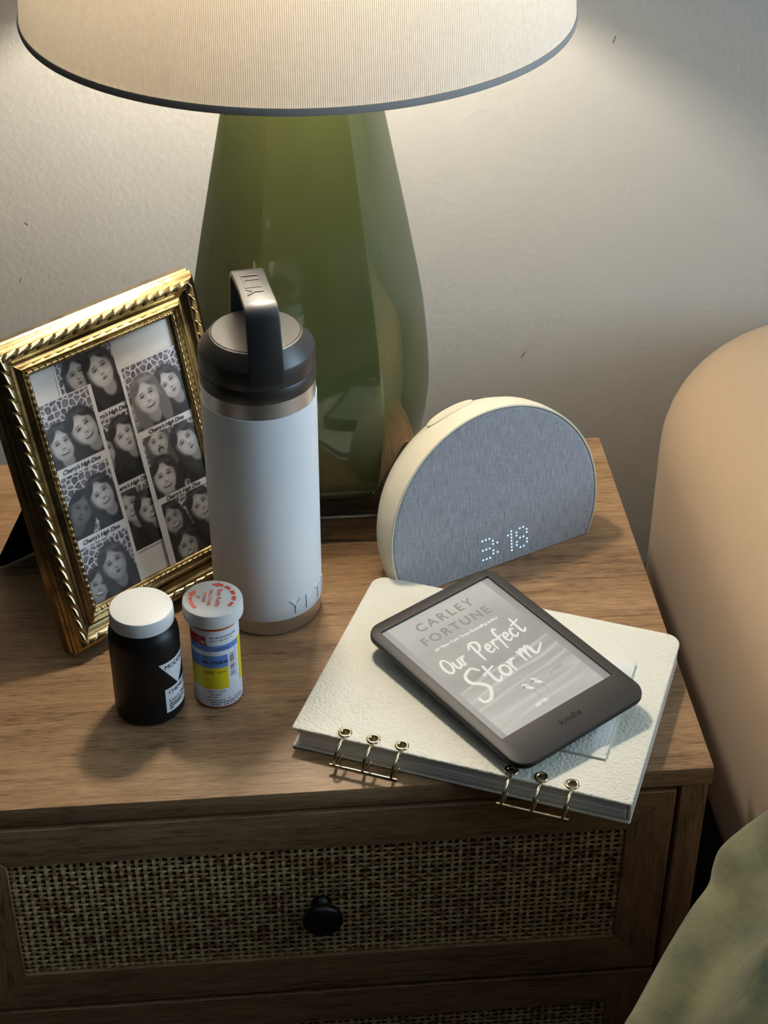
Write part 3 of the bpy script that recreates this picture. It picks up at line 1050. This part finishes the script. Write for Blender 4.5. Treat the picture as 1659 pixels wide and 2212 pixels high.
# ------------------------------------------------------------------ half-round alarm clock
CY_, CL = math.radians(25.19), math.radians(7.86)
c_ux = Vector((math.cos(CY_), math.sin(CY_), 0))
c_n0 = Vector((-math.sin(CY_), math.cos(CY_), 0))
c_up = Vector((0, 0, 1)) * math.cos(CL) + c_n0 * math.sin(CL)
c_bk = c_up.cross(c_ux)                           # into the body
MC = Matrix(((c_ux.x, c_bk.x, c_up.x, -0.1060), (c_ux.y, c_bk.y, c_up.y, 0.2226), (c_ux.z, c_bk.z, c_up.z, 0.0), (0, 0, 0, 1)))
clock = thing('alarm_clock', 'half-round cream alarm clock with grey linen face showing 3:18', 'alarm clock', MC)
M_shell = mat('clock_shell', srgb(208, 201, 180), 0.38, spec=0.4)
M_linen = bpy.data.materials.new('grey_linen')
M_linen.use_nodes = True
nt = M_linen.node_tree
bs = nt.nodes['Principled BSDF']
bs.inputs['Roughness'].default_value = 0.85
bs.inputs['Specular IOR Level'].default_value = 0.2
tc = nt.nodes.new('ShaderNodeTexCoord')


def lnoise(scale):
    mp = nt.nodes.new('ShaderNodeMapping')
    mp.inputs['Scale'].default_value = scale
    n = nt.nodes.new('ShaderNodeTexNoise')
    n.inputs['Scale'].default_value = 1.0
    n.inputs['Detail'].default_value = 2.0
    nt.links.new(tc.outputs['Object'], mp.inputs[0])
    nt.links.new(mp.outputs[0], n.inputs['Vector'])
    return n.outputs['Fac']


l1, l2 = lnoise((1500, 50, 90)), lnoise((160, 50, 1700))
ad = mnode('ADD', mnode('MULTIPLY', l1, 1.25), mnode('MULTIPLY', l2, 0.75))
rp = nt.nodes.new('ShaderNodeValToRGB')
rp.color_ramp.elements[0].position = 0.36
rp.color_ramp.elements[0].color = (0.235, 0.238, 0.25, 1)
rp.color_ramp.elements[1].position = 0.66
rp.color_ramp.elements[1].color = (0.45, 0.45, 0.462, 1)
hf = mnode('MULTIPLY', ad, 0.5)
nt.links.new(hf, rp.inputs[0])
nt.links.new(rp.outputs[0], bs.inputs['Base Color'])
bpn = nt.nodes.new('ShaderNodeBump')
bpn.inputs['Strength'].default_value = 0.3
bpn.inputs['Distance'].default_value = 0.0004
nt.links.new(hf, bpn.inputs['Height'])
nt.links.new(bpn.outputs[0], bs.inputs['Normal'])

CR, CHT = 0.0886, 0.0377


def cut_flat(mb, Mw):
    """drop what lies below the table top, close the cut"""
    bm = bmesh.new()
    vs = [bm.verts.new(p) for p in mb.v]
    for f in mb.f:
        bm.faces.new([vs[i] for i in f])
    iv = Mw.inverted()
    co = iv @ Vector((0, 0, 0.0006))
    no = (iv.to_3x3() @ Vector((0, 0, 1))).normalized()
    r = bmesh.ops.bisect_plane(bm, geom=list(bm.verts) + list(bm.edges) + list(bm.faces), plane_co=co, plane_no=no, clear_inner=True)
    bmesh.ops.holes_fill(bm, edges=[e for e in bm.edges if e.is_boundary])
    bmesh.ops.recalc_face_normals(bm, faces=list(bm.faces))
    return MB().bm(bm)


def disc_ring(R, d, n=120):
    return [(R * math.cos(2 * PI * j / n), d, CHT + R * math.sin(2 * PI * j / n)) for j in range(n)]


cut_flat(MB().loft([disc_ring(r, d) for d, r in ((0.0016, 0.0870), (0.0002, 0.0872), (0.0, 0.0880), (0.0006, 0.0888), (0.004, 0.0890), (0.012, 0.0888), (0.020, 0.0876), (0.028, 0.0846), (0.036, 0.0797),
                                                  (0.044, 0.0735), (0.050, 0.0680), (0.054, 0.0620), (0.0565, 0.053), (0.058, 0.035), (0.0584, 0.005))]), MC
         ).build('shell', M_shell, clock, 40, 'cream plastic housing')
cut_flat(MB().loft([disc_ring(r, d) for d, r in ((0.0018, 0.0868), (0.0006, 0.0866), (0.0002, 0.0856), (0.0, 0.0840))]), MC).build('fabric_face', M_linen, clock, 30, 'grey linen speaker face')
# touch button on the crown
bt = MB()
ang0 = math.radians(104)
er, ez = Vector((math.cos(ang0), 0, math.sin(ang0))), Vector((-math.sin(ang0), 0, math.cos(ang0)))
ctr = Vector((0, 0.0245, CHT)) + er * 0.0852
nrm = (er + Vector((0, 0.30, 0))).normalized()
tx = ez
ty = nrm.cross(tx).normalized()
rings = []
for r, h in ((1.0, 0.0), (1.0, 0.0012), (0.95, 0.0017), (0.7, 0.0013), (0.3, 0.0010), (0.02, 0.0010)):
    rings.append([tuple(ctr + tx * (0.0195 * r * math.cos(a)) + ty * (0.0078 * r * math.sin(a)) + nrm * (h - 0.0012 * (math.cos(a) * r) ** 2)) for a in [2 * PI * j / 40 for j in range(40)]])
bt.loft(rings).build('touch_button', M_shell, clock, 40, 'oval cream button')
M_led = mat('led_dot', (0.4, 0.55, 0.7), 0.5, emit=((0.36, 0.64, 1.0), 1.9))
GL = {'3': ['.###.', '#...#', '....#', '..##.', '....#', '#...#', '.###.'], '1': ['..#', '.##', '..#', '..#', '..#', '..#', '..#'], '8': ['.###.', '#...#', '#...#', '.###.', '#...#', '#...#', '.###.'], ':': ['.', '.', '#', '.', '.', '#', '.']}
GL['3'] = ['###.', '...#', '...#', '###.', '...#', '...#', '###.']
GL['8'] = ['.##.', '#..#', '#..#', '.##.', '#..#', '#..#', '.##.']
x = -0.0130
for ch, x0 in (('3', -0.0135), (':', -0.0008), ('1', 0.0055), ('8', 0.0160)):
    mb = MB()
    for rI, row in enumerate(GL[ch]):
        for cI, v in enumerate(row):
            if v == '#':
                cx_, cz_ = x0 + cI * 0.0030, 0.0247 - rI * 0.00265
                mb.loft([[(cx_ + r * math.cos(2 * PI * j / 8), d, cz_ + r * math.sin(2 * PI * j / 8)) for j in range(8)] for d, r in ((0.0002, 0.00085), (-0.0001, 0.00072))], cap0=False)
    mb.build('colon' if ch == ':' else 'digit', M_led, clock, label='glowing dots reading ' + ('colon' if ch == ':' else ch))

# ------------------------------------------------------------------ ring planner
NA = math.radians(-23.2)
NT = 0.0175
NL, NWD = 0.2195, 0.1685
MN = Matrix.Translation((-0.2656, 0.0412, 0)) @ Matrix.Rotation(NA, 4, 'Z')
pln = thing('ring_planner', 'white pebbled leather ring planner lying over the front edge of the nightstand', 'notebook', MN)
M_leather = mat('white_leather', srgb(226, 222, 206), 0.5, spec=0.35, bump=('voronoi', (400, 480, 400), 0.60, 0.0006))
M_leath2 = mat('white_leather_plain', srgb(222, 219, 206), 0.55, spec=0.3, bump=('noise', 700, 0.15, 0.0005))
M_pages = mat('page_paper', srgb(238, 236, 228), 0.7, bump=('noise', (4, 4, 2600), 0.5, 0.0005))
M_brassr = mat('ring_brass', srgb(198, 182, 146), 0.2, metal=1.0)


def slab(outline, z0, z1, bev):
    def ins(k):
        cx, cy = NL / 2, NWD / 2
        return [(x + (k if x < cx else -k), y + (k if y < cy else -k)) for x, y in outline]
    return MB().loft([[(*p, z0) for p in ins(bev)], [(*p, z0 + bev) for p in outline], [(*p, z1 - bev) for p in outline], [(*p, z1 - bev * 0.3) for p in ins(bev * 0.3)], [(*p, z1) for p in ins(bev)]])


cov = rrect(0.0, NL, 0.0, NWD, (0.0015, 0.0015, 0.010, 0.010), 7)
RING_U = (0.0343, 0.0532, 0.0721, 0.1428, 0.1619, 0.1812)


def punch(o, r):
    """cut the six ring holes through a planner part"""
    cm = MB()
    for u_ in RING_U:
        cm.lathe([(r, -0.01), (r, 0.03)], 24, M=Matrix.Translation((u_, 0.0056, 0)))
    co_ = cm.build('hole_cutter', [], None)
    co_.matrix_basis = MN
    md = o.modifiers.new('holes', 'BOOLEAN')
    md.operation = 'DIFFERENCE'
    md.solver = 'EXACT'
    md.object = co_
    bpy.context.view_layer.update()
    me_ = bpy.data.meshes.new_from_object(o.evaluated_get(bpy.context.evaluated_depsgraph_get()))
    o.modifiers.clear()
    o.data = me_
    bpy.data.objects.remove(co_)


punch(slab(cov, NT - 0.0026, NT, 0.0009).build('front_cover', M_leather, pln, 45, 'white pebbled leather cover'), 0.00255)
slab(cov, 0.0, 0.0024, 0.0009).build('back_cover', M_leather, pln, 45)
MB().box((NL - 0.0026, 0.0012, 0.0016), (NL - 0.0004, NWD - 0.011, NT - 0.0020), 0.0005).build('edge_band', M_leath2, pln, 45)
z = 0.0024
rp_ = random.Random(9)
for i in range(6):
    h = (NT - 0.0026 - 0.0024) / 6
    pg = MB().box((0.0035 + rp_.uniform(0, 0.002), 0.0004 + rp_.uniform(0, 0.0009), z + 0.0001), (NL - 0.0030, NWD - 0.006 - rp_.uniform(0, 0.003), z + h - 0.0001), 0.0003, 1).build('page_section', M_pages, pln)
    punch(pg, 0.0024)
    z += h
for grp in ((0.0343, 0.0532, 0.0721), (0.1428, 0.1619, 0.1812)):
    for u in grp:
        vE = 0.0056
        er_ = [(0.0024, 0.0), (0.0042, 0.0), (0.0046, 0.0004), (0.0044, 0.0010), (0.0036, 0.0013), (0.0028, 0.0010), (0.0024, 0.0002)]
        ey = MB()
        ey.loft([[(u + r * math.cos(2 * PI * j / 28), vE + r * math.sin(2 * PI * j / 28), NT - 0.0002 + h) for j in range(28)] for r, h in er_], cap0=False, cap1=False)
        eo = ey.build('eyelet', M_brassr, pln, 60, 'brass eyelet')
        MB().loft([[(u + r * math.cos(2 * PI * j / 24), vE + r * math.sin(2 * PI * j / 24), z_) for j in range(24)] for r, z_ in ((0.0026, NT), (0.00245, NT - 0.0024), (0.00235, NT - 0.0024), (0.0025, NT))],
                  cap0=False, cap1=False).build('eyelet_barrel', M_brassr, eo, 60)
        path = []
        cv, cz, rv, rz = (-0.0040, 0.0100, 0.0098, 0.0089)
        for j in range(44):
            a = 2 * PI * j / 44
            path.append((u + 0.0012 * math.sin(a + 0.6), cv + rv * math.cos(a), cz + rz * math.sin(a)))
        MB().tube(path, 0.00105, 8, True).build('ring', M_brassr, pln, 70, 'brass binder ring')
    bv, bz = -0.0132, 0.0058
    MB().tube([(grp[0] - 0.0040, bv, bz), (grp[2] + 0.0030, bv, bz)], 0.0013, 10).build('ring_bar', M_brassr, pln, 60, 'brass bar joining three rings')

# ------------------------------------------------------------------ small leather pouch under the e-reader
PO = Matrix.Translation((-0.0727, -0.0061, NT + 0.0002)) @ Matrix.Rotation(math.radians(66.9), 4, 'Z')
M_pouch = mat('pouch_leather', srgb(224, 222, 212), 0.5, spec=0.35, bump=('voronoi', (420, 420, 420), 0.5, 0.0005))
PL, PW = 0.0965, 0.052
nu, nv = 60, 36


def pouch_h(u, v):
    a, b = u / PL, v / PW
    e = min(1, a / 0.30) ** 0.8 * min(1, (1 - a) / 0.16) ** 0.8
    f = min(1, b / 0.20) ** 0.75 * min(1, (1 - b) / 0.25) ** 0.9
    return 0.0014 + 0.0064 * e * f + 0.00035 * math.sin(38 * a + 9 * b) * min(a, 1 - a) * 4 * b


pm = MB()
top = [[(PL * i / nu, PW * j / nv, pouch_h(PL * i / nu, PW * j / nv)) for j in range(nv + 1)] for i in range(nu + 1)]
flat = [[(x_, y_, 0.0) for x_, y_, _ in r] for r in top]
vs = [p for r in top for p in r]
fs = [(i * (nv + 1) + j, (i + 1) * (nv + 1) + j, (i + 1) * (nv + 1) + j + 1, i * (nv + 1) + j + 1) for i in range(nu) for j in range(nv)]
pm.add(vs, fs)
rim = [(0, j) for j in range(nv)] + [(i, nv) for i in range(nu)] + [(nu, j) for j in range(nv, 0, -1)] + [(i, 0) for i in range(nu, 0, -1)]
pm.loft([[flat[i][j] for i, j in rim], [top[i][j] for i, j in rim]], cap1=False)
pouch = pm.build('leather_pouch', M_pouch, None, 50, M=PO)
pouch['label'] = 'small puffy white leather pouch pinned under the e-reader'
pouch['category'] = 'pouch'
MB().tube([(0.004, 0.0006, 0.0016), (PL * 0.5, 0.0005, 0.0017), (PL, 0.0006, 0.0016)], 0.0007, 6).build('edge_piping', M_leath2, pouch, 60)

# ------------------------------------------------------------------ e-reader
KS = 1.0179
MK = Matrix.Translation((-0.1305, 0.0824, 0.0347)) @ Euler((math.radians(1.666), math.radians(-2.8593), math.radians(32.1609)), 'XYZ').to_matrix().to_4x4()
erd = thing('e_reader', 'black e-reader tilted on the white planner, showing a grey book cover', 'e-reader', MK)
M_ebody = mat('reader_plastic', srgb(54, 51, 48), 0.48, spec=0.4, bump=('noise', 2200, 0.06, 0.0002))
M_eback = mat('reader_shell', srgb(26, 25, 24), 0.5, spec=0.35)
M_elogo = mat('reader_logo', srgb(14, 13, 12), 0.4, spec=0.2)
M_screen = vcol_mat('e_ink_screen', 0.38, 0.35)
kx, kyt, kyb = 0.0541, 0.0712, -0.0893


def rr3(x0, x1, y0, y1, r, z, k=9):
    return [(*p, z) for p in rrect(x0, x1, y0, y1, r, k)]


MB().loft([rr3(-kx + 0.006, kx - 0.006, kyb + 0.006, kyt - 0.006, 0.008, -0.0082), rr3(-kx + 0.002, kx - 0.002, kyb + 0.002, kyt - 0.002, 0.0105, -0.0068),
           rr3(-kx, kx, kyb, kyt, 0.0120, -0.0040), rr3(-kx, kx, kyb, kyt, 0.0120, -0.0014)]).build('back_shell', M_eback, erd, 35, 'dark back shell')
sxh, syh = 0.0456 * KS, 0.0615 * KS
MB().loft([rr3(-kx, kx, kyb, kyt, 0.0120, -0.0015), rr3(-kx + 0.0003, kx - 0.0003, kyb + 0.0003, kyt - 0.0003, 0.0118, -0.0004), rr3(-kx + 0.0010, kx - 0.0010, kyb + 0.0010, kyt - 0.0010, 0.0112, 0.0),
           rr3(-sxh, sxh, -syh, syh, 0.0006, 0.0), rr3(-sxh, sxh, -syh, syh, 0.0006, -0.0016)], cap0=False, cap1=False).build('bezel', M_ebody, erd, 30, 'matt charcoal bezel')
# cover picture (mm)
kp_ = Paint(-sxh * 1000 - 0.2, sxh * 1000 + 0.2, -syh * 1000 - 0.2, syh * 1000 + 0.2, 0.27)
X, Y = kp_.X, kp_.Y
rng = np.random.default_rng(4)


def fbm(fx, fy, seed, oct_=4):
    r = np.random.default_rng(seed)
    out_ = np.zeros_like(X)
    for o_ in range(oct_):
        n_ = 2 ** o_
        for _ in range(5):
            a, b, c = r.normal(0, 1), r.normal(0, 1), r.uniform(0, 6.28)
            out_ += np.sin((X * fx * a + Y * fy * b) * n_ + c) / n_ / 5
    return out_


g = 0.40 + 0.04 * (Y / 60) + 0.05 * fbm(0.05, 0.09, 3)
sky = 0.33 + 0.10 * np.clip((Y - 12) / 40, -1, 1) + 0.05 * fbm(0.04, 0.10, 5)
sea = 0.38 + 0.13 * np.clip((-Y - 20) / 40, -0.6, 1) + 0.07 * fbm(0.03, 0.30, 8)
hz = -9 + 0.06 * X + 1.5 * np.sin(X * 0.09)
t = np.clip((Y - hz) / 5 + 0.5, 0, 1)
g = sky * t + sea * (1 - t)
g = np.clip(g, 0.22, 0.62) * 0.86
kp_.C[:] = np.stack([g * 0.985, g, g * 0.995], -1)
for yy, aa_, kk in ((-12, 0.16, .5), (-22, 0.05, .55), (-31, 0.12, .5), (-45, 0.07, .4), (-53, 0.03, .4)):
    kp_.stroke([(-42, yy - 4), (-18, yy - 1 + rng.uniform(-1, 1)), (4, yy + 1.5), (24, yy + 3 + rng.uniform(-1, 1)), (42, yy + 6)], [0.5, 2.0, 1.2, 2.2, 0.8], (0.60, 0.61, 0.61), 2.2, kk)
for e0, e1 in ((-60, -41.2), (40.6, 60)):
    kp_.rect(e0, e1, -80, 80, (0.255, 0.257, 0.27))
WH = (0.68, 0.69, 0.675)
# two small floating figures on the water
for fx_, fy_ in ((-2.5, -36.5), (5.5, -35.5)):
    kp_.ell(fx_, fy_, 1.7, 4.2, 0.5, (0.70, 0.70, 0.70), 0.3)
    kp_.ell(fx_ - 2.4, fy_ + 1.2, 1.4, 1.0, 0.3, (0.22, 0.22, 0.25), 0.4)
    kp_.stroke([(fx_ - 1.5, fy_ + 1.5), (fx_ + 2.5, fy_ - 1.0)], 0.5, (0.2, 0.2, 0.22), 0.5)
    kp_.stroke([(fx_ + 0.5, fy_ - 4), (fx_ + 1.0, fy_ - 9), (fx_ - 0.5, fy_ - 15)], [0.8, 0.5, 0.4], (0.27, 0.27, 0.28), 0.6, 0.8)
kp_.ell(-7.5, -52.5, 2.8, 1.6, 0.3, (0.66, 0.66, 0.66), 0.4)
kp_.ell(-2.0, -52.0, 2.6, 1.5, -0.2, (0.64, 0.64, 0.64), 0.4)


def script(glyphs, x0, y0, ax, ay, wid, soft=0.35):
    """brush strokes: glyph list of (dx, strokes); ax, ay = unit vectors in mm for em x / y"""
    for dx, strokes in glyphs:
        for st in strokes:
            pts = [(x0 + (dx + a) * ax[0] + b * ay[0], y0 + (dx + a) * ax[1] + b * ay[1]) for a, b in st]
            kp_.stroke(pts, wid, WH, soft)


circ = lambda rx_, ry_, cx_, cy_: [(cx_ + rx_ * math.cos(a), cy_ + ry_ * math.sin(a)) for a in [0.9 + i * 2 * PI / 10 for i in range(11)]]
G_O = [circ(0.42, 0.92, 0.45, 0.9)]
G_u = [[(0, 1), (0.0, 0.3), (0.22, 0.0), (0.5, 0.3), (0.55, 1.0)], [(0.55, 1), (0.56, 0.3), (0.72, 0.0)]]
G_r = [[(0, 1), (0.06, 0.0)], [(0.05, 0.55), (0.25, 0.95), (0.5, 0.95)]]
G_P = [[(0.25, 1.85), (0.2, 0.9), (0.22, -0.25)], [(-0.2, 1.55), (0.2, 2.0), (0.75, 1.85), (0.8, 1.3), (0.5, 0.9), (0.22, 0.85)]]
G_e = [[(0.02, 0.5), (0.45, 0.62), (0.42, 0.98), (0.15, 0.9), (0.0, 0.45), (0.2, 0.02), (0.6, 0.2)]]
G_f = [[(0.62, 1.75), (0.4, 1.98), (0.22, 1.5), (0.2, 0.5), (0.12, -0.45)], [(-0.1, 0.85), (0.55, 1.0)]]
G_c = [[(0.5, 0.85), (0.25, 1.0), (0.0, 0.5), (0.2, 0.02), (0.55, 0.2)]]
G_t = [[(0.25, 1.9), (0.22, 0.4), (0.4, 0.0), (0.68, 0.25)], [(-0.15, 1.2), (0.75, 1.42)]]
G_S = [[(0.95, 1.75), (0.62, 2.12), (0.12, 1.85), (0.15, 1.3), (0.62, 0.85), (0.85, 0.35), (0.55, -0.25), (0.12, -0.25), (0.0, 0.1)]]
G_o = [circ(0.32, 0.5, 0.34, 0.5)]
G_m = [[(0, 1), (0.05, 0.0)], [(0.05, 0.5), (0.25, 0.98), (0.42, 0.8), (0.42, 0.0)], [(0.42, 0.5), (0.65, 0.98), (0.84, 0.75), (0.86, 0.15), (1.05, 0.0), (1.7, 0.45)]]
script([(0, G_O), (1.15, G_u), (2.0, G_r)], -35.3, 3.2, (7.3, 0.5), (0.6, 7.2), [1.5, 2.0, 1.3])
script([(0.1, G_P), (1.15, G_e), (1.95, G_r), (2.6, G_f), (3.25, G_e), (4.0, G_c), (4.75, G_t)], -10.0, 1.2, (7.9, 0.75), (0.4, 8.2), [1.4, 2.0, 1.2])
script([(0, G_S)], -34.0, -27.0, (13.0, 0.5), (2.4, 12.2), [1.6, 2.9, 2.0])
script([(1.5, G_t), (2.35, G_o), (3.2, G_r)], -33.0, -23.5, (10.8, 1.2), (0.5, 9.2), [1.8, 2.6, 1.6])
script([(4.15, G_m)], -33.0, -23.0, (11.0, 1.4), (0.5, 10.0), [1.8, 2.6, 1.3])
kpos = np.stack([X / 1000, Y / 1000, np.full_like(X, -0.0013)], -1)
scr = printed_grid('display', kp_.nx, kp_.ny, kpos, kp_.C, M_screen, erd, 'pale grey screen with book cover')
M_ttl = mat('screen_grey_ink', srgb(124, 124, 122), 0.5)
M_ttl2 = mat('screen_pale_ink', srgb(218, 219, 216), 0.5)
TZ = -0.00126
lettering('lettering', 'CARLEY', M_ttl, scr, 0.0108, M=Matrix.Translation((-0.0015, 0.0500, TZ)), spacing=1.33, bold=0.00030, res=3)
lettering('lettering', 'FORTUNE', M_ttl, scr, 0.0108, M=Matrix.Translation((-0.0020, 0.0368, TZ)), spacing=1.27, bold=0.00030, res=3)
lettering('lettering', '#1 New York Times Bestselling author', M_ttl2, scr, 0.0040, M=Matrix.Translation((-0.0015, 0.0268, TZ)), shear=0.3, spacing=0.86, bold=0.00005, res=2)
lettering('lettering', 'a novel', M_ttl, scr, 0.0040, M=Matrix.Translation((0.0225, -0.0345, TZ)) @ Matrix.Rotation(0.15, 4, 'Z'), shear=0.3, res=2)
lettering('lettering', 'kindle', M_elogo, erd, 0.0066, M=Matrix.Translation((-0.0005, -0.0745, 0.00015)), spacing=1.1, bold=0.00006, res=3)

# ------------------------------------------------------------------ bed: frame, mattress, blanket
M_sheet = mat('tan_sheet', srgb(172, 150, 124), 0.8, spec=0.2, sheen=0.15, bump=('noise', (22, 6, 5), 0.55, 0.006))
M_bedbox = mat('bed_base_fabric', srgb(70, 66, 62), 0.85, spec=0.2)


def bed_ring(x0, x1, y0, y1, ins, z, r):
    return [(*p, z) for p in rrect(x0 + ins, x1 - ins, y0 + ins, y1 - ins, (max(r - ins, 0.02),) * 4, 14)]


mx0, mx1, my0, my1 = 0.050, 1.45, -1.55, 0.522
rt = 0.085
rings = []
for a in np.linspace(0, PI / 2, 7):
    rings.append((0.05 * (1 - math.sin(a)), -0.215 + 0.05 * (1 - math.cos(a))))
for zz in (-0.12, -0.08, -0.045):
    rings.append((0.0, zz))
for a in np.linspace(0, PI / 2, 12):
    rings.append((rt * (1 - math.cos(a)), -0.020 + rt * math.sin(a)))
rings.append((0.3, 0.068))
mt = MB().loft([bed_ring(mx0, mx1, my0, my1, i_, z_, 0.16) for i_, z_ in rings]).build('mattress', M_sheet, None, 50)
mt['label'] = 'rounded bed mattress in a tan fitted sheet against the wall'
mt['category'] = 'mattress'
bb = MB().loft([bed_ring(mx0 + 0.02, mx1 - 0.02, my0 + 0.02, my1 - 0.004, 0.0, z_, 0.05) for z_ in (FLOOR, -0.2155)]).build('bed_base', M_bedbox, None, 40)
bb['label'] = 'dark fabric bed base beneath the tan mattress'
bb['category'] = 'bed base'

M_blanket = mat('green_velvet', srgb(124, 121, 88), 0.85, spec=0.15, sheen=0.4, var=((34, 26, 26), srgb(84, 88, 64), 0.36, 0.70, 8), bump=('noise', 220, 0.35, 0.0015))
hem = np.array([(0.95, -0.050, 0.104), (0.60, -0.052, 0.104), (0.30, -0.060, 0.102), (0.15, -0.068, 0.094), (0.075, -0.076, 0.081), (0.0400, -0.081, 0.068), (0.0198, -0.085, 0.0586), (0.0028, -0.090, 0.0521), (-0.0138, -0.097, 0.0450), (-0.0255, -0.105, 0.0405),
                (-0.0308, -0.113, 0.0350), (-0.0350, -0.122, 0.0305), (-0.0479, -0.135, 0.0258), (-0.0685, -0.160, 0.0185), (-0.0883, -0.185, 0.0089), (-0.0964, -0.195, 0.0062), (-0.1142, -0.220, -0.0046), (-0.1289, -0.240, -0.0221),
                (-0.145, -0.265, -0.060), (-0.156, -0.285, -0.120), (-0.164, -0.300, -0.200)])
hem = catmull(hem, 6)
nu = len(hem)
roll = [(0.016, -0.032), (0.004, -0.021), (-0.002, -0.011), (-0.0025, -0.004), (0.0, 0.0)]
tv = [0.004 * i for i in range(1, 60)] + [0.24 + 0.02 * i for i in range(1, 14)]
vs = []
for d_in, dz in roll:
    for x_, y_, z_ in hem:
        k = 1.0 if x_ < 0.02 else max(0.45, 1 - (x_ - 0.02) * 8)
        vs.append((x_ + d_in * 0.6, y_ - d_in * 0.8, z_ + dz * k))
for t in tv:
    for i, (x_, y_, z_) in enumerate(hem):
        sp = i / (nu - 1)
        ph = 0.010 * math.sin(9 * sp) + 0.006 * math.sin(23 * sp + 1)
        r1 = abs(math.sin(PI * (t + ph * min(1, t / 0.05)) / 0.056)) ** 0.9
        r2 = math.sin(t * 61 + sp * 17) * 0.5
        amp = min(1, t / 0.03) * (0.35 if x_ > 0.04 else 1.0)
        zz = z_ + (0.112 - z_) * (1 - math.exp(-t / 0.15)) - amp * (0.016 * r1 + 0.003 * r2)
        vs.append((x_ + 0.42 * t, y_ - 0.90 * t, zz))
nr = len(roll) + len(tv)
fs = [(j * nu + i, j * nu + i + 1, (j + 1) * nu + i + 1, (j + 1) * nu + i) for j in range(nr - 1) for i in range(nu - 1)]
bl = MB().add(vs, fs).build('blanket', M_blanket, None, 80)
bl['label'] = 'rumpled olive green velvet blanket hanging over the bed side'
bl['category'] = 'blanket'
